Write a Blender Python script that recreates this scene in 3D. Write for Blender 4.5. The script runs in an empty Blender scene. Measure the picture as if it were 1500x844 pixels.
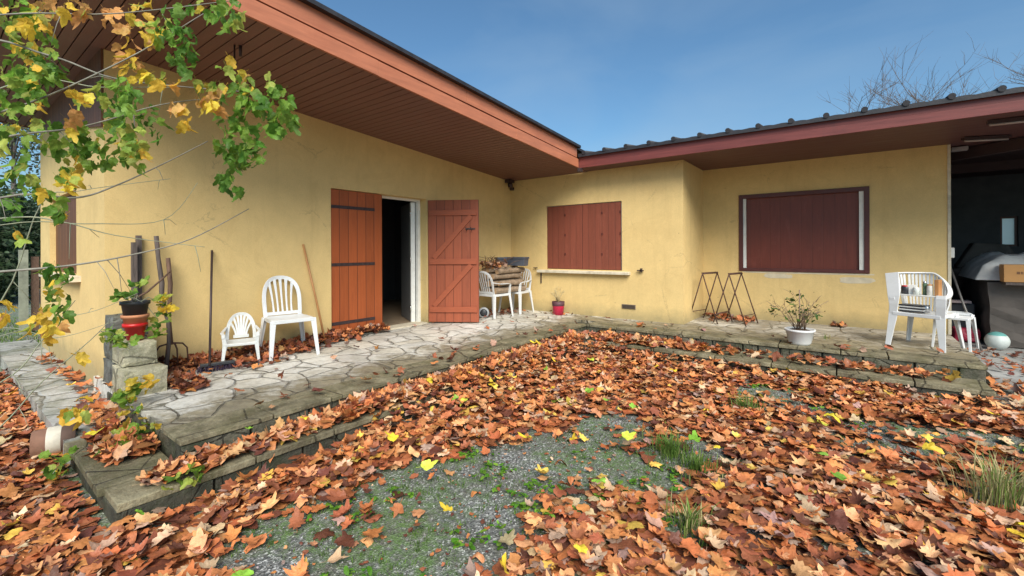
import bpy, math, random
import numpy as np
from mathutils import Vector, Matrix, noise as mnoise

R = math.radians
random.seed(7)
rng = np.random.default_rng(11)
sc = bpy.context.scene
col = sc.collection

# ------------------------------------------------------------------ camera
F = 650.0
TH = math.atan(0.754)
CT, ST = math.cos(TH), math.sin(TH)
CZ = 1.56
cam_d = bpy.data.cameras.new('camera')
cam = bpy.data.objects.new('camera', cam_d)
col.objects.link(cam)
cam_d.sensor_width = 36
cam_d.lens = 36 * F / 1500
cam_d.shift_y = -(422 - 367) / 1500
cam_d.clip_start = 0.05
cam_d.clip_end = 2000
m = Matrix.Rotation(TH, 4, 'Z') @ Matrix.Rotation(R(90), 4, 'X') @ Matrix.Rotation(-0.005, 4, 'Z')
cam.matrix_world = Matrix.Translation((0, 0, CZ)) @ m
sc.camera = cam


def at(x, y, **k):
    """a point of the place, from where it is seen and one known coordinate"""
    r = (x - 750) / F
    u = (367 - .005 * (x - 750) - y) / F
    a = (r * CT - ST, r * ST + CT, u)
    if 'X' in k: t = k['X'] / a[0]
    elif 'Y' in k: t = k['Y'] / a[1]
    elif 'Z' in k: t = (k['Z'] - CZ) / a[2]
    else: t = k['d']
    return Vector((a[0] * t, a[1] * t, CZ + a[2] * t))


# ------------------------------------------------------------------ scene bookkeeping
def tag(o, label=None, cat=None, group=None, kind=None):
    if label: o['label'] = label
    if cat: o['category'] = cat
    if group: o['group'] = group
    if kind: o['kind'] = kind
    return o


def thing(name, label, cat, loc=(0, 0, 0), rz=0, group=None):
    o = bpy.data.objects.new(name, None)
    col.objects.link(o)
    o.location = loc
    o.rotation_euler = (0, 0, rz)
    o.empty_display_size = .1
    return tag(o, label, cat, group)


def copy_tree(o, parent=None):
    c = o.copy()
    col.objects.link(c)
    if parent: c.parent = parent
    for ch in [x for x in bpy.data.objects if x.parent == o]:
        copy_tree(ch, c)
    return c


class MB:
    """collects shapes for one mesh"""
    def __init__(s):
        s.v = []; s.f = []; s.sm = []

    def add(s, vs, fs, smooth=False):
        n = len(s.v)
        s.v += [tuple(p) for p in vs]
        s.f += [tuple(i + n for i in f) for f in fs]
        s.sm += [smooth] * len(fs)
        return s

    def box(s, x0, x1, y0, y1, z0, z1):
        return s.hexa([(x0, y0, z0), (x1, y0, z0), (x1, y1, z0), (x0, y1, z0), (x0, y0, z1), (x1, y0, z1), (x1, y1, z1), (x0, y1, z1)])

    def hexa(s, p):
        return s.add(p, [(0, 3, 2, 1), (4, 5, 6, 7), (0, 1, 5, 4), (1, 2, 6, 5), (2, 3, 7, 6), (3, 0, 4, 7)])

    def prism(s, pts, axis, a0, a1):
        """pts 2D polygon; axis 'x' -> pts are (y,z); 'y' -> (x,z); 'z' -> (x,y)"""
        n = len(pts)
        def mk(p, a):
            if axis == 'x': return (a, p[0], p[1])
            if axis == 'y': return (p[0], a, p[1])
            return (p[0], p[1], a)
        vs = [mk(p, a0) for p in pts] + [mk(p, a1) for p in pts]
        fs = [tuple(range(n))[::-1], tuple(range(n, 2 * n))]
        fs += [(i, (i + 1) % n, n + (i + 1) % n, n + i) for i in range(n)]
        return s.add(vs, fs)

    def bar(s, a, b, w, t, up=(0, 0, 1), w2=None, t2=None):
        a = Vector(a); b = Vector(b); d = (b - a).normalized()
        u = Vector(up)
        if abs(d.dot(u)) > .98: u = Vector((1, 0, 0))
        sd = d.cross(u).normalized(); uu = sd.cross(d).normalized()
        w2 = w if w2 is None else w2; t2 = t if t2 is None else t2
        def ring(c, w, t):
            return [c - sd * w / 2 - uu * t / 2, c + sd * w / 2 - uu * t / 2, c + sd * w / 2 + uu * t / 2, c - sd * w / 2 + uu * t / 2]
        return s.hexa([*ring(a, w, t), *ring(b, w2, t2)]) if False else s.add(ring(a, w, t) + ring(b, w2, t2),
            [(0, 1, 2, 3), (7, 6, 5, 4), (0, 4, 5, 1), (1, 5, 6, 2), (2, 6, 7, 3), (3, 7, 4, 0)])

    def sweep(s, pts, w, t, up=(0, 0, 1), smooth=False, closed=False):
        """rectangular section swept along pts; w across, t along 'up'"""
        pts = [Vector(p) for p in pts]; n = len(pts); vs = []
        for i, p in enumerate(pts):
            a = pts[max(i - 1, 0)]; b = pts[min(i + 1, n - 1)]
            d = (b - a).normalized()
            u = Vector(up[i]) if isinstance(up, list) else Vector(up)
            sd = d.cross(u)
            if sd.length < .05: sd = d.cross(Vector((1, 0, 0)))
            sd.normalize(); uu = sd.cross(d).normalized()
            ww = w[i] if isinstance(w, (list, tuple)) else w
            tt = t[i] if isinstance(t, (list, tuple)) else t
            vs += [p - sd * ww / 2 - uu * tt / 2, p + sd * ww / 2 - uu * tt / 2, p + sd * ww / 2 + uu * tt / 2, p - sd * ww / 2 + uu * tt / 2]
        fs = [(0, 1, 2, 3), tuple(4 * (n - 1) + k for k in (3, 2, 1, 0))]
        for i in range(n - 1):
            for k in range(4):
                a = 4 * i + k; b = 4 * i + (k + 1) % 4
                fs.append((a, a + 4, b + 4, b))
        return s.add(vs, fs, smooth)

    def tube(s, pts, r, n=8, smooth=True, caps=True):
        pts = [Vector(p) for p in pts]; L = len(pts); vs = []
        ref = Vector((0, 0, 1))
        for i, p in enumerate(pts):
            d = (pts[min(i + 1, L - 1)] - pts[max(i - 1, 0)]).normalized()
            if abs(d.dot(ref)) > .9: ref = Vector((1, 0, 0)) if abs(d.x) < .9 else Vector((0, 1, 0))
            sd = d.cross(ref).normalized(); uu = sd.cross(d).normalized()
            ref = uu
            rr = r[i] if isinstance(r, (list, tuple)) else r
            for k in range(n):
                a = 2 * math.pi * k / n
                vs.append(p + sd * math.cos(a) * rr + uu * math.sin(a) * rr)
        fs = []
        for i in range(L - 1):
            for k in range(n):
                a = i * n + k; b = i * n + (k + 1) % n
                fs.append((a, b, b + n, a + n))
        s.add(vs, fs, smooth)
        if caps:
            m0 = len(s.v) - len(vs)
            s.f.append(tuple(m0 + k for k in range(n))[::-1]); s.sm.append(False)
            s.f.append(tuple(m0 + (L - 1) * n + k for k in range(n))); s.sm.append(False)
        return s

    def lathe(s, prof, c=(0, 0, 0), n=28, smooth=True, mat=None):
        vs = []; L = len(prof)
        for (r, z) in prof:
            for k in range(n):
                a = 2 * math.pi * k / n
                p = Vector((r * math.cos(a), r * math.sin(a), z))
                if mat: p = mat @ p
                vs.append(p + Vector(c))
        fs = []
        for i in range(L - 1):
            for k in range(n):
                a = i * n + k; b = i * n + (k + 1) % n
                fs.append((a, b, b + n, a + n))
        return s.add(vs, fs, smooth)

    def build(s, name, mat, parent=None, bevel=0, loc=None):
        me = bpy.data.meshes.new(name)
        me.from_pydata(s.v, [], s.f)
        me.polygons.foreach_set('use_smooth', s.sm)
        me.update()
        o = bpy.data.objects.new(name, me)
        col.objects.link(o)
        if mat: me.materials.append(mat)
        if parent: o.parent = parent
        if loc: o.location = loc
        if bevel:
            b = o.modifiers.new('bevel', 'BEVEL')
            b.width = bevel; b.segments = 2; b.limit_method = 'ANGLE'; b.angle_limit = R(40)
        return o


# ------------------------------------------------------------------ materials
class NT:
    def __init__(s, name):
        s.m = bpy.data.materials.new(name); s.m.use_nodes = True
        s.t = s.m.node_tree; s.n = s.t.nodes; s.l = s.t.links
        s.b = s.n['Principled BSDF']
        s.co = s.n.new('ShaderNodeTexCoord').outputs['Object']

    def link(s, a, b): s.l.new(a, b)

    def mapped(s, scale=(1, 1, 1), src=None, rot=(0, 0, 0)):
        n = s.n.new('ShaderNodeMapping'); n.inputs['Scale'].default_value = scale; n.inputs['Rotation'].default_value = rot
        s.link(src or s.co, n.inputs[0]); return n.outputs[0]

    def noise(s, scale, detail=4, rough=.55, src=None, dist=0):
        n = s.n.new('ShaderNodeTexNoise'); n.inputs['Scale'].default_value = scale
        n.inputs['Detail'].default_value = detail; n.inputs['Roughness'].default_value = rough
        n.inputs['Distortion'].default_value = dist
        s.link(src or s.co, n.inputs['Vector']); return n.outputs['Fac']

    def vor(s, scale, feature='F1', src=None, out='Distance'):
        n = s.n.new('ShaderNodeTexVoronoi'); n.feature = feature; n.inputs['Scale'].default_value = scale
        s.link(src or s.co, n.inputs['Vector']); return n.outputs[out]

    def ramp(s, fac, stops):
        n = s.n.new('ShaderNodeValToRGB'); e = n.color_ramp.elements
        while len(e) < len(stops): e.new(.5)
        for i, (p, c) in enumerate(stops):
            e[i].position = p
            e[i].color = (*c, 1) if isinstance(c, tuple) else (c, c, c, 1)
        s.link(fac, n.inputs[0]); return n.outputs[0]

    def mix(s, fac, a, b, mode='MIX'):
        n = s.n.new('ShaderNodeMix'); n.data_type = 'RGBA'; n.blend_type = mode
        for k, v in ((0, fac), (6, a), (7, b)):
            if isinstance(v, (int, float)): n.inputs[k].default_value = v
            elif isinstance(v, tuple): n.inputs[k].default_value = (*v, 1)
            else: s.link(v, n.inputs[k])
        return n.outputs[2]

    def math(s, op, a, b=0.0):
        n = s.n.new('ShaderNodeMath'); n.operation = op
        for k, v in ((0, a), (1, b)):
            if isinstance(v, (int, float)): n.inputs[k].default_value = v
            else: s.link(v, n.inputs[k])
        return n.outputs[0]

    def bump(s, h, strength=.3, dist=.01):
        n = s.n.new('ShaderNodeBump'); n.inputs['Strength'].default_value = strength; n.inputs['Distance'].default_value = dist
        s.link(h, n.inputs['Height']); s.link(n.outputs[0], s.b.inputs['Normal'])

    def base(s, c):
        if isinstance(c, tuple): s.b.inputs['Base Color'].default_value = (*c, 1)
        else: s.link(c, s.b.inputs['Base Color'])
        return s

    def rough(s, v):
        if isinstance(v, float): s.b.inputs['Roughness'].default_value = v
        else: s.link(v, s.b.inputs['Roughness'])
        return s


def simple(name, c, rough=.5, var=.15, scale=12., bump=0., metal=0., stretch=(1, 1, 1), dirt=None):
    t = NT(name)
    src = t.mapped(stretch)
    n = t.noise(scale, 5, .6, src)
    lo = tuple(x * (1 - var) for x in c); hi = tuple(min(1, x * (1 + var)) for x in c)
    cc = t.ramp(n, [(.3, lo), (.7, hi)])
    if dirt:
        d = t.ramp(t.noise(scale * .35 + 1, 6, .7), [(.52, 0.), (.72, 1.)])
        cc = t.mix(t.math('MULTIPLY', d, .6), cc, dirt)
    t.base(cc); t.rough(t.ramp(n, [(.3, max(0, rough - .08)), (.7, min(1, rough + .08))]))
    t.b.inputs['Metallic'].default_value = metal
    if bump: t.bump(t.noise(scale * 3, 6, .6, src), bump, .01)
    return t.m


def stucco(name, c):
    t = NT(name)
    big = t.noise(.9, 5, .6)
    mid = t.noise(5, 6, .65)
    cc = t.ramp(big, [(.3, tuple(x * .84 for x in c)), (.68, tuple(min(1, x * 1.08) for x in c))])
    cc = t.mix(.5, cc, t.ramp(mid, [(.3, tuple(x * .88 for x in c)), (.7, tuple(min(1, x * 1.07) for x in c))]))
    st = t.ramp(t.noise(2.2, 6, .65, t.mapped((3.2, 3.2, .35))), [(.53, 0.), (.8, 1.)])
    cc = t.mix(t.math('MULTIPLY', st, .24), cc, (c[0] * .55, c[1] * .5, c[2] * .45))
    # splashed dirt along the foot of the wall
    sep = t.n.new('ShaderNodeSeparateXYZ'); t.link(t.co, sep.inputs[0])
    foot = t.math('ADD', sep.outputs[2], t.math('MULTIPLY', t.noise(6, 5, .7), -.28))
    foot = t.ramp(foot, [(.19, 1.), (.42, 0.)])
    cc = t.mix(t.math('MULTIPLY', foot, .6), cc, (.2, .18, .1))
    sp = t.ramp(t.vor(3.1), [(.022, 1.), (.035, 0.)])
    cc = t.mix(t.math('MULTIPLY', sp, .5), cc, (.12, .07, .03))
    pt = t.ramp(t.noise(1.1, 8, .8, None, .8), [(.53, 0.), (.57, 1.)])
    cc = t.mix(t.math('MULTIPLY', pt, .16), cc, (c[0] * .72, c[1] * .66, c[2] * .6))
    gr_ = t.ramp(t.noise(75, 4, .75), [(.35, .8), (.6, 1.06)])
    cc = t.mix(.4, cc, gr_, 'MULTIPLY')
    ce = t.vor(.55, 'DISTANCE_TO_EDGE', t.mapped((1, 1, 1.4)))
    ck = t.ramp(t.math('ADD', ce, t.math('MULTIPLY', t.noise(7, 6, .75), .09)), [(.0455, 0.), (.0475, 1.), (.0495, 0.)])
    ck = t.math('MULTIPLY', ck, t.ramp(t.noise(1.6, 2), [(.5, 0.), (.58, .55)]))
    cc = t.mix(ck, cc, (.16, .11, .06))
    t.base(cc); t.rough(.9)
    h = t.math('ADD', t.math('MULTIPLY', t.noise(140, 3, .6), .6), t.math('MULTIPLY', t.noise(28, 4, .6), .7))
    t.bump(h, .32, .006)
    return t.m


def paving(name, light, green, scale=2.6, wet=.5, drip=None):
    """irregular slabs: colour per slab, dark joints, moss and grime blotches"""
    t = NT(name)
    wob = t.n.new('ShaderNodeTexNoise'); wob.inputs['Scale'].default_value = 1.6; wob.inputs['Detail'].default_value = 2
    t.link(t.co, wob.inputs['Vector'])
    vm = t.n.new('ShaderNodeVectorMath'); vm.operation = 'MULTIPLY_ADD'
    t.link(wob.outputs['Color'], vm.inputs[0]); vm.inputs[1].default_value = (.35, .35, .0); t.link(t.co, vm.inputs[2])
    fl = t.mapped((1, 1, .001), vm.outputs[0])
    edge = t.vor(scale, 'DISTANCE_TO_EDGE', fl)
    cell = t.vor(scale, 'F1', fl, 'Color')
    sep = t.n.new('ShaderNodeSeparateColor'); t.link(cell, sep.inputs[0])
    cc = t.ramp(sep.outputs[0], [(0., tuple(x * .78 for x in light)), (.35, (light[0], light[1] * .96, light[2] * .88)), (.7, light), (1., tuple(min(1, x * 1.12) for x in light))])
    cc = t.mix(.55, cc, t.ramp(t.noise(7, 6, .7), [(.3, .5), (.62, 1.1)]), 'MULTIPLY')
    cc = t.mix(.2, cc, light)
    st_ = t.ramp(t.noise(4.5, 7, .75, None, .5), [(.5, 0.), (.68, 1.)])
    cc = t.mix(t.math('MULTIPLY', st_, .5), cc, (light[0] * .42, light[1] * .36, light[2] * .28))
    # rain-washed grime, heavier outside the drip line of the eaves
    gr = t.ramp(t.noise(1.5, 8, .78), [(.44, 0.), (.6, 1.)])
    cc = t.mix(t.math('MULTIPLY', gr, wet), cc, green)
    if drip:
        ax, v0, v1 = drip
        sp_ = t.n.new('ShaderNodeSeparateXYZ'); t.link(t.co, sp_.inputs[0])
        q = t.math('DIVIDE', t.math('SUBTRACT', sp_.outputs[ax], v0), v1 - v0)
        q = t.math('ADD', q, t.math('MULTIPLY', t.math('SUBTRACT', t.noise(2.6, 7, .75), .5), 2.6))
        q = t.ramp(q, [(.3, 0.), (.75, 1.)])
        cc = t.mix(t.math('MULTIPLY', q, .82), cc, t.ramp(t.noise(7, 6, .75), [(.35, (.10, .075, .035)), (.65, (.27, .22, .12))]))
    sp = t.ramp(t.noise(34, 5, .75), [(.55, 0.), (.7, 1.)])
    cc = t.mix(t.math('MULTIPLY', sp, .35), cc, (.10, .09, .06))
    jm = t.math('ADD', t.math('ADD', edge, t.math('MULTIPLY', t.noise(20, 5, .7), .05)), t.math('MULTIPLY', t.noise(2.3, 3, .6), -.035))
    j = t.ramp(jm, [(.010, 1.), (.027, 0.)])
    jc = t.ramp(t.noise(4, 5, .7), [(.4, (.045, .042, .03)), (.62, (.2, .185, .15))])
    cc = t.mix(j, cc, jc)
    t.base(cc)
    t.rough(t.ramp(t.noise(3, 4), [(.35, .38), (.65, .75)]))
    h = t.math('ADD', t.ramp(jm, [(.02, 0.), (.06, 1.)]), t.math('MULTIPLY', t.noise(40, 6, .7), .35))
    t.bump(h, 1., .02)
    return t.m


def boards(name, c, pitch=.1, axis=0, var=.18, rough=.55, groove=1.):
    """painted boards: grain along z (or whatever axis is not given), tone per board, fine groove"""
    t = NT(name)
    sep = t.n.new('ShaderNodeSeparateXYZ'); t.link(t.co, sep.inputs[0])
    x = t.math('DIVIDE', sep.outputs[axis], pitch)
    fr = t.math('FRACT', x); fl = t.math('FLOOR', x)
    wn = t.n.new('ShaderNodeTexWhiteNoise'); wn.noise_dimensions = '1D'; t.link(fl, wn.inputs['W'])
    tone = t.ramp(wn.outputs['Value'], [(0., tuple(v * (1 - var) for v in c)), (1., tuple(min(1, v * (1 + var)) for v in c))])
    st = [14, 14, 14]; st[2] = .8
    g = t.noise(2.5, 6, .65, t.mapped(tuple(st)))
    cc = t.mix(.5, tone, t.ramp(g, [(.3, tuple(v * .7 for v in c)), (.7, tuple(min(1, v * 1.15) for v in c))]))
    wear = t.ramp(t.noise(3.3, 7, .78, t.mapped((2.5, 2.5, .8))), [(.56, 0.), (.7, 1.)])
    cc = t.mix(t.math('MULTIPLY', wear, .3), cc, tuple(min(1, v * 1.5 + .03) for v in c))
    dk = t.ramp(t.noise(1.7, 7, .75, t.mapped((3, 3, .7), None, (0, .0, .3))), [(.52, 0.), (.7, 1.)])
    cc = t.mix(t.math('MULTIPLY', dk, .4), cc, tuple(v * .5 for v in c))
    gv = t.math('MINIMUM', fr, t.math('SUBTRACT', 1.0, fr))
    gm = t.ramp(gv, [(.018, 1.), (.05, 0.)])
    cc = t.mix(t.math('MULTIPLY', gm, .75 * groove), cc, tuple(v * .25 for v in c))
    t.base(cc); t.rough(rough)
    h = t.math('ADD', t.math('MULTIPLY', t.ramp(gv, [(0., 0.), (.06, 1.)]), groove), t.math('MULTIPLY', g, .15))
    t.bump(h, .5, .006)
    return t.m


def leafmat(name, trans=0.0, rough=.5):
    t = NT(name)
    a = t.n.new('ShaderNodeAttribute'); a.attribute_name = 'col'
    n = t.noise(24, 6, .7)
    cc = t.mix(.7, a.outputs['Color'], t.ramp(n, [(.3, .6), (.62, 1.15)]), 'MULTIPLY')
    sp = t.ramp(t.noise(70, 4, .7), [(.55, 0.), (.68, 1.)])
    cc = t.mix(t.math('MULTIPLY', sp, .35), cc, t.mix(1., cc, (.35, .25, .2), 'MULTIPLY'))
    t.base(cc); t.rough(t.ramp(t.noise(40, 3), [(.35, rough - .1), (.65, rough + .25)]))
    t.b.inputs['Specular IOR Level'].default_value = .3
    t.bump(t.noise(85, 4, .65), .6, .006)
    if trans:
        tr = t.n.new('ShaderNodeBsdfTranslucent'); t.link(cc, tr.inputs[0])
        mx = t.n.new('ShaderNodeMixShader'); mx.inputs[0].default_value = trans
        t.link(t.b.outputs[0], mx.inputs[1]); t.link(tr.outputs[0], mx.inputs[2])
        t.link(mx.outputs[0], t.n['Material Output'].inputs[0])
    return t.m


def stone(name, c, dark, moss=(.07, .085, .03), mossy=.5, scale=1.):
    """weathered stone: broad tone, lichen spots, dark pits, moss"""
    t = NT(name)
    b = t.ramp(t.noise(2.2 * scale, 7, .72, None, .6), [(.30, dark), (.48, tuple((x + y) / 2 for x, y in zip(c, dark))), (.6, c), (.75, tuple(min(1, x * 1.25) for x in c))])
    f = t.ramp(t.noise(38 * scale, 6, .75), [(.3, .55), (.6, 1.05)])
    cc = t.mix(.8, b, f, 'MULTIPLY')
    li = t.ramp(t.vor(17 * scale, 'F1', t.mapped((1, 1, 1), None)), [(.0, 1.), (.22, 0.)])
    cc = t.mix(t.math('MULTIPLY', li, t.ramp(t.noise(5, 3), [(.5, 0.), (.65, .55)])), cc, tuple(min(1, x * 1.5 + .05) for x in c))
    m_ = t.ramp(t.noise(3.4 * scale, 7, .75), [(.47, 0.), (.6, 1.)])
    cc = t.mix(t.math('MULTIPLY', m_, mossy), cc, moss)
    ed = t.vor(1.7 * scale, 'DISTANCE_TO_EDGE', t.mapped((1, 1, .6)))
    cr = t.ramp(t.math('ADD', ed, t.math('MULTIPLY', t.noise(16, 5, .7), .05)), [(.026, 1.), (.04, 0.)])
    cc = t.mix(t.math('MULTIPLY', cr, .8), cc, tuple(x * .3 for x in dark))
    t.base(cc); t.rough(t.ramp(t.noise(6, 4), [(.35, .45), (.65, .85)]))
    h = t.math('ADD', t.math('MULTIPLY', t.noise(9 * scale, 7, .7), 1.4), t.math('MULTIPLY', t.noise(60 * scale, 5, .7), .5))
    t.bump(t.math('SUBTRACT', h, t.math('MULTIPLY', cr, .6)), .8, .02)
    return t.m


YEL = stucco('yellow_render', (.71, .515, .225))
SOFF = simple('soffit_paint', (.175, .082, .066), .5, .14, 4, .1, stretch=(.6, 8, 1))
SOFFB = simple('soffit_panel', (.115, .05, .05), .55, .12, 3, .1, stretch=(.5, 5, 1))
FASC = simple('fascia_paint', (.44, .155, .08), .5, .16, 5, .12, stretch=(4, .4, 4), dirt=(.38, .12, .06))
FASCB = simple('fascia_paint_shaded_side', (.155, .036, .032), .5, .22, 5, .15, stretch=(.4, 4, 9), dirt=(.10, .03, .028))  # darker copy of the fascia paint, with the shaded side's tone in its colour
TILE = simple('roof_tile', (.022, .022, .028), .6, .35, 9, .3)
SHUT = boards('shutter_paint', (.33, .085, .03), .148, 1)
SHUTIN = boards('shutter_inner_paint', (.30, .07, .028), .148, 0)
RED = boards('window_shutter_paint', (.21, .055, .032), .137, 0, .1, .55, .6)
REDD = boards('roller_shutter_paint', (.155, .031, .017), .155, 0, .07, .45, .3)
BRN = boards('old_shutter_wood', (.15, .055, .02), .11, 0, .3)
BFRM = simple('brown_frame', (.09, .022, .018), .45, .15, 9)
WHT = simple('white_paint', (.74, .73, .69), .4, .07, 8, dirt=(.5, .48, .42))
GREYW = simple('door_panel_grey', (.16, .16, .165), .45, .05, 6)
IRON = simple('dark_iron', (.06, .04, .04), .5, .3, 20, .1, .3)
SILL = simple('sill_stone', (.62, .55, .42), .8, .15, 10, .2, dirt=(.25, .22, .16))
PLAS = simple('white_plastic', (.68, .69, .70), .38, .05, 7, .02, dirt=(.52, .52, .49))
PLASK = simple('grey_white_plastic', (.60, .61, .60), .45, .08, 9, .03, dirt=(.38, .37, .33))
PAVE = paving('crazy_paving', (.72, .70, .65), (.27, .24, .18), 3.1, .5, (0, -4.75, -3.85))
PAVEW = paving('crazy_paving_worn', (.60, .57, .51), (.18, .14, .085), 3.0, .7, (1, 8.3, 7.2))
COPE = stone('edge_slab', (.31, .27, .17), (.085, .07, .04), (.09, .085, .035), .6)
RISE = stone('riser_stone', (.17, .155, .11), (.04, .04, .026), (.03, .04, .015), .75, 1.4)
MORT = stone('mortar_dark', (.09, .085, .06), (.03, .03, .02), (.03, .04, .015), .6, 1.6)
PATH = paving('path_stone', (.46, .46, .45), (.13, .14, .085), 2.6, .8)
CONC = simple('concrete', (.30, .30, .29), .8, .2, 4, .3, dirt=(.16, .16, .13))
BLOCKL = stone('stone_block', (.62, .57, .41), (.34, .31, .21), (.24, .25, .12), .35, 1.6)
BLOCKD = stone('stone_block_dark', (.20, .2, .18), (.06, .06, .055), (.07, .08, .05), .5, 1.6)
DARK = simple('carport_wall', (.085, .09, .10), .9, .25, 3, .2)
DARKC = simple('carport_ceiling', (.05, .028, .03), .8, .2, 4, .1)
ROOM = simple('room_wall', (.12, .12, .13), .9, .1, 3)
RTILE = simple('room_floor', (.33, .24, .16), .4, .2, 6)
WOODH = simple('handle_wood', (.42, .20, .075), .5, .2, 10, .1, stretch=(6, 6, .6))
WOODG = simple('weathered_wood', (.11, .085, .075), .8, .4, 14, .5, stretch=(5, 5, .5))
WOODR = simple('rough_branch', (.13, .075, .05), .8, .4, 16, .6, stretch=(4, 4, .8))
BARK = simple('bark', (.20, .19, .16), .75, .3, 14, .3)
BARKB = simple('bare_branch', (.14, .11, .10), .8, .3, 9, .2)
TWIG = simple('green_twig', (.27, .29, .20), .5, .2, 12)
LITTER = leafmat('fallen_leaf', 0.0, .42)
LEAF = leafmat('living_leaf', .5, .38)
GRASS = leafmat('grass_blade', .25, .6)
BLACKP = simple('black_plastic', (.028, .03, .036), .45, .2, 8)
TERRA = simple('terracotta', (.52, .22, .11), .75, .15, 9, .15)
REDP = simple('red_plastic', (.50, .012, .012), .35, .1, 6)
MAGP = simple('magenta_plastic', (.42, .01, .045), .4, .1, 6)
GREYP = simple('grey_planter', (.075, .085, .11), .45, .15, 8)
PURP = simple('broom_bristle', (.035, .02, .045), .8, .3, 30, .4)
RUST = simple('rusty_steel', (.085, .04, .028), .7, .4, 22, .3, .2)
SOIL = simple('soil', (.06, .035, .022), .95, .4, 30, .6)
LOGW = simple('log_bark', (.28, .20, .135), .85, .35, 13, .6, stretch=(1, 1, 1))
CARD = simple('cardboard', (.50, .26, .095), .8, .08, 4)
CLOTH = simple('pale_cloth', (.62, .61, .58), .9, .2, 6, .3)
TARP = simple('dark_tarp', (.10, .085, .075), .8, .35, 4, .4)
STEEL = simple('brushed_steel', (.5, .5, .5), .3, .08, 10, 0, 1.)


def glassy(name, c, rough=.05, emit=None):
    t = NT(name); t.base(c); t.rough(rough)
    if emit:
        t.b.inputs['Emission Color'].default_value = (*emit[0], 1); t.b.inputs['Emission Strength'].default_value = emit[1]
    return t.m


def grnd():
    t = NT('ground_gravel')
    peb = t.vor(95, 'F1', None, 'Color')
    sep = t.n.new('ShaderNodeSeparateColor'); t.link(peb, sep.inputs[0])
    g = t.ramp(sep.outputs[1], [(0., (.06, .062, .06)), (.5, (.14, .143, .138)), (.82, (.25, .25, .24)), (1., (.62, .62, .6))])
    mud = t.ramp(t.noise(2.1, 6, .7), [(.42, 0.), (.6, 1.)])
    cc = t.mix(t.math('MULTIPLY', mud, .5), g, (.10, .09, .06))
    moss = t.ramp(t.noise(1.15, 7, .75), [(.44, 0.), (.56, 1.)])
    moss2 = t.math('MULTIPLY', moss, t.ramp(t.noise(16, 5, .7), [(.38, 0.), (.58, 1.)]))
    cc = t.mix(t.math('MULTIPLY', moss2, .8), cc, (.09, .17, .035))
    t.base(cc); t.rough(.85)
    h = t.math('ADD', t.vor(95), t.math('MULTIPLY', t.noise(20, 5, .6), 1.3))
    t.bump(h, .6, .012)
    return t.m


GRND = grnd()


# ------------------------------------------------------------------ leaf baking
def leaf_proto(kind='lobed', N=22, curl=.3, seed=0):
    rs = np.random.default_rng(seed)
    th = np.linspace(-math.pi, math.pi, N, endpoint=False)
    if kind == 'lobed':
        lob = [(0, 1.0, .25), (1.0, .88, .25), (-1.0, .88, .25), (2.0, .58, .28), (-2.0, .58, .28)]
        r = np.full(N, .46)
        for a, L, w in lob:
            a += rs.normal(0, .06)
            r = np.maximum(r, .44 + (L - .44) * np.exp(-((th - a) / w) ** 2))
        r *= 1 + rs.normal(0, .07, N)
    elif kind == 'maple':
        lob = [(0, 1.25, .40), (.85, .80, .34), (-.85, .80, .34), (2.0, .58, .4), (-2.0, .58, .4)]
        r = np.full(N, .5)
        for a, L, w in lob:
            r = np.maximum(r, .45 + (L - .45) * np.exp(-((th - a) / w) ** 2))
        r *= 1 + rs.normal(0, .06, N)
    elif kind == 'oak':
        el = 1 / np.sqrt((np.cos(th)) ** 2 + (np.sin(th) / .62) ** 2)
        r = el * (.74 + .34 * np.abs(np.cos(4.5 * th)) ** 1.3) * (1 + rs.normal(0, .07, N))
        r = r * (1 - .25 * (np.cos(th) < -.7))
    elif kind == 'ragged':
        r = .62 + .3 * np.maximum(0, np.cos(2.5 * th)) + .12 * np.cos(7 * th + seed) + rs.normal(0, .09, N)
    else:
        r = 1 / np.sqrt((np.cos(th)) ** 2 + (np.sin(th) / .5) ** 2)
        r = r * (1 + .12 * np.cos(th)) * (1 + rs.normal(0, .03, N))
    vs = [(0, 0)] + [(.5 * a * math.cos(t), .5 * a * math.sin(t)) for a, t in zip(r, th)] + [(a * math.cos(t), a * math.sin(t)) for a, t in zip(r, th)]
    vs += [(-.3, .012), (-.3, -.012), (-1.0, .02), (-1.0, -.02)]
    v = np.array(vs)
    c1, c2, ph = rs.normal(0, curl), rs.normal(.1, curl), rs.uniform(0, 6)
    rr = np.hypot(v[:, 0], v[:, 1]); an = np.arctan2(v[:, 1], v[:, 0])
    z = c1 * v[:, 0] ** 2 + c2 * v[:, 1] ** 2 + curl * .55 * np.sin(3 * an + ph) * rr ** 2 + .18 * curl * np.sin(5 * an + 2 * ph) * rr
    z[-4:] = z[-4:] * .3
    v3 = np.column_stack([v, z])
    f = []
    for k in range(N):
        b = (k + 1) % N
        f.append((0, 1 + k, 1 + b))
        f.append((1 + k, 1 + N + k, 1 + N + b)); f.append((1 + k, 1 + N + b, 1 + b))
    q = 1 + 2 * N
    f += [(q, q + 2, q + 3), (q, q + 3, q + 1)]
    return v3, np.array(f)


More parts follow.
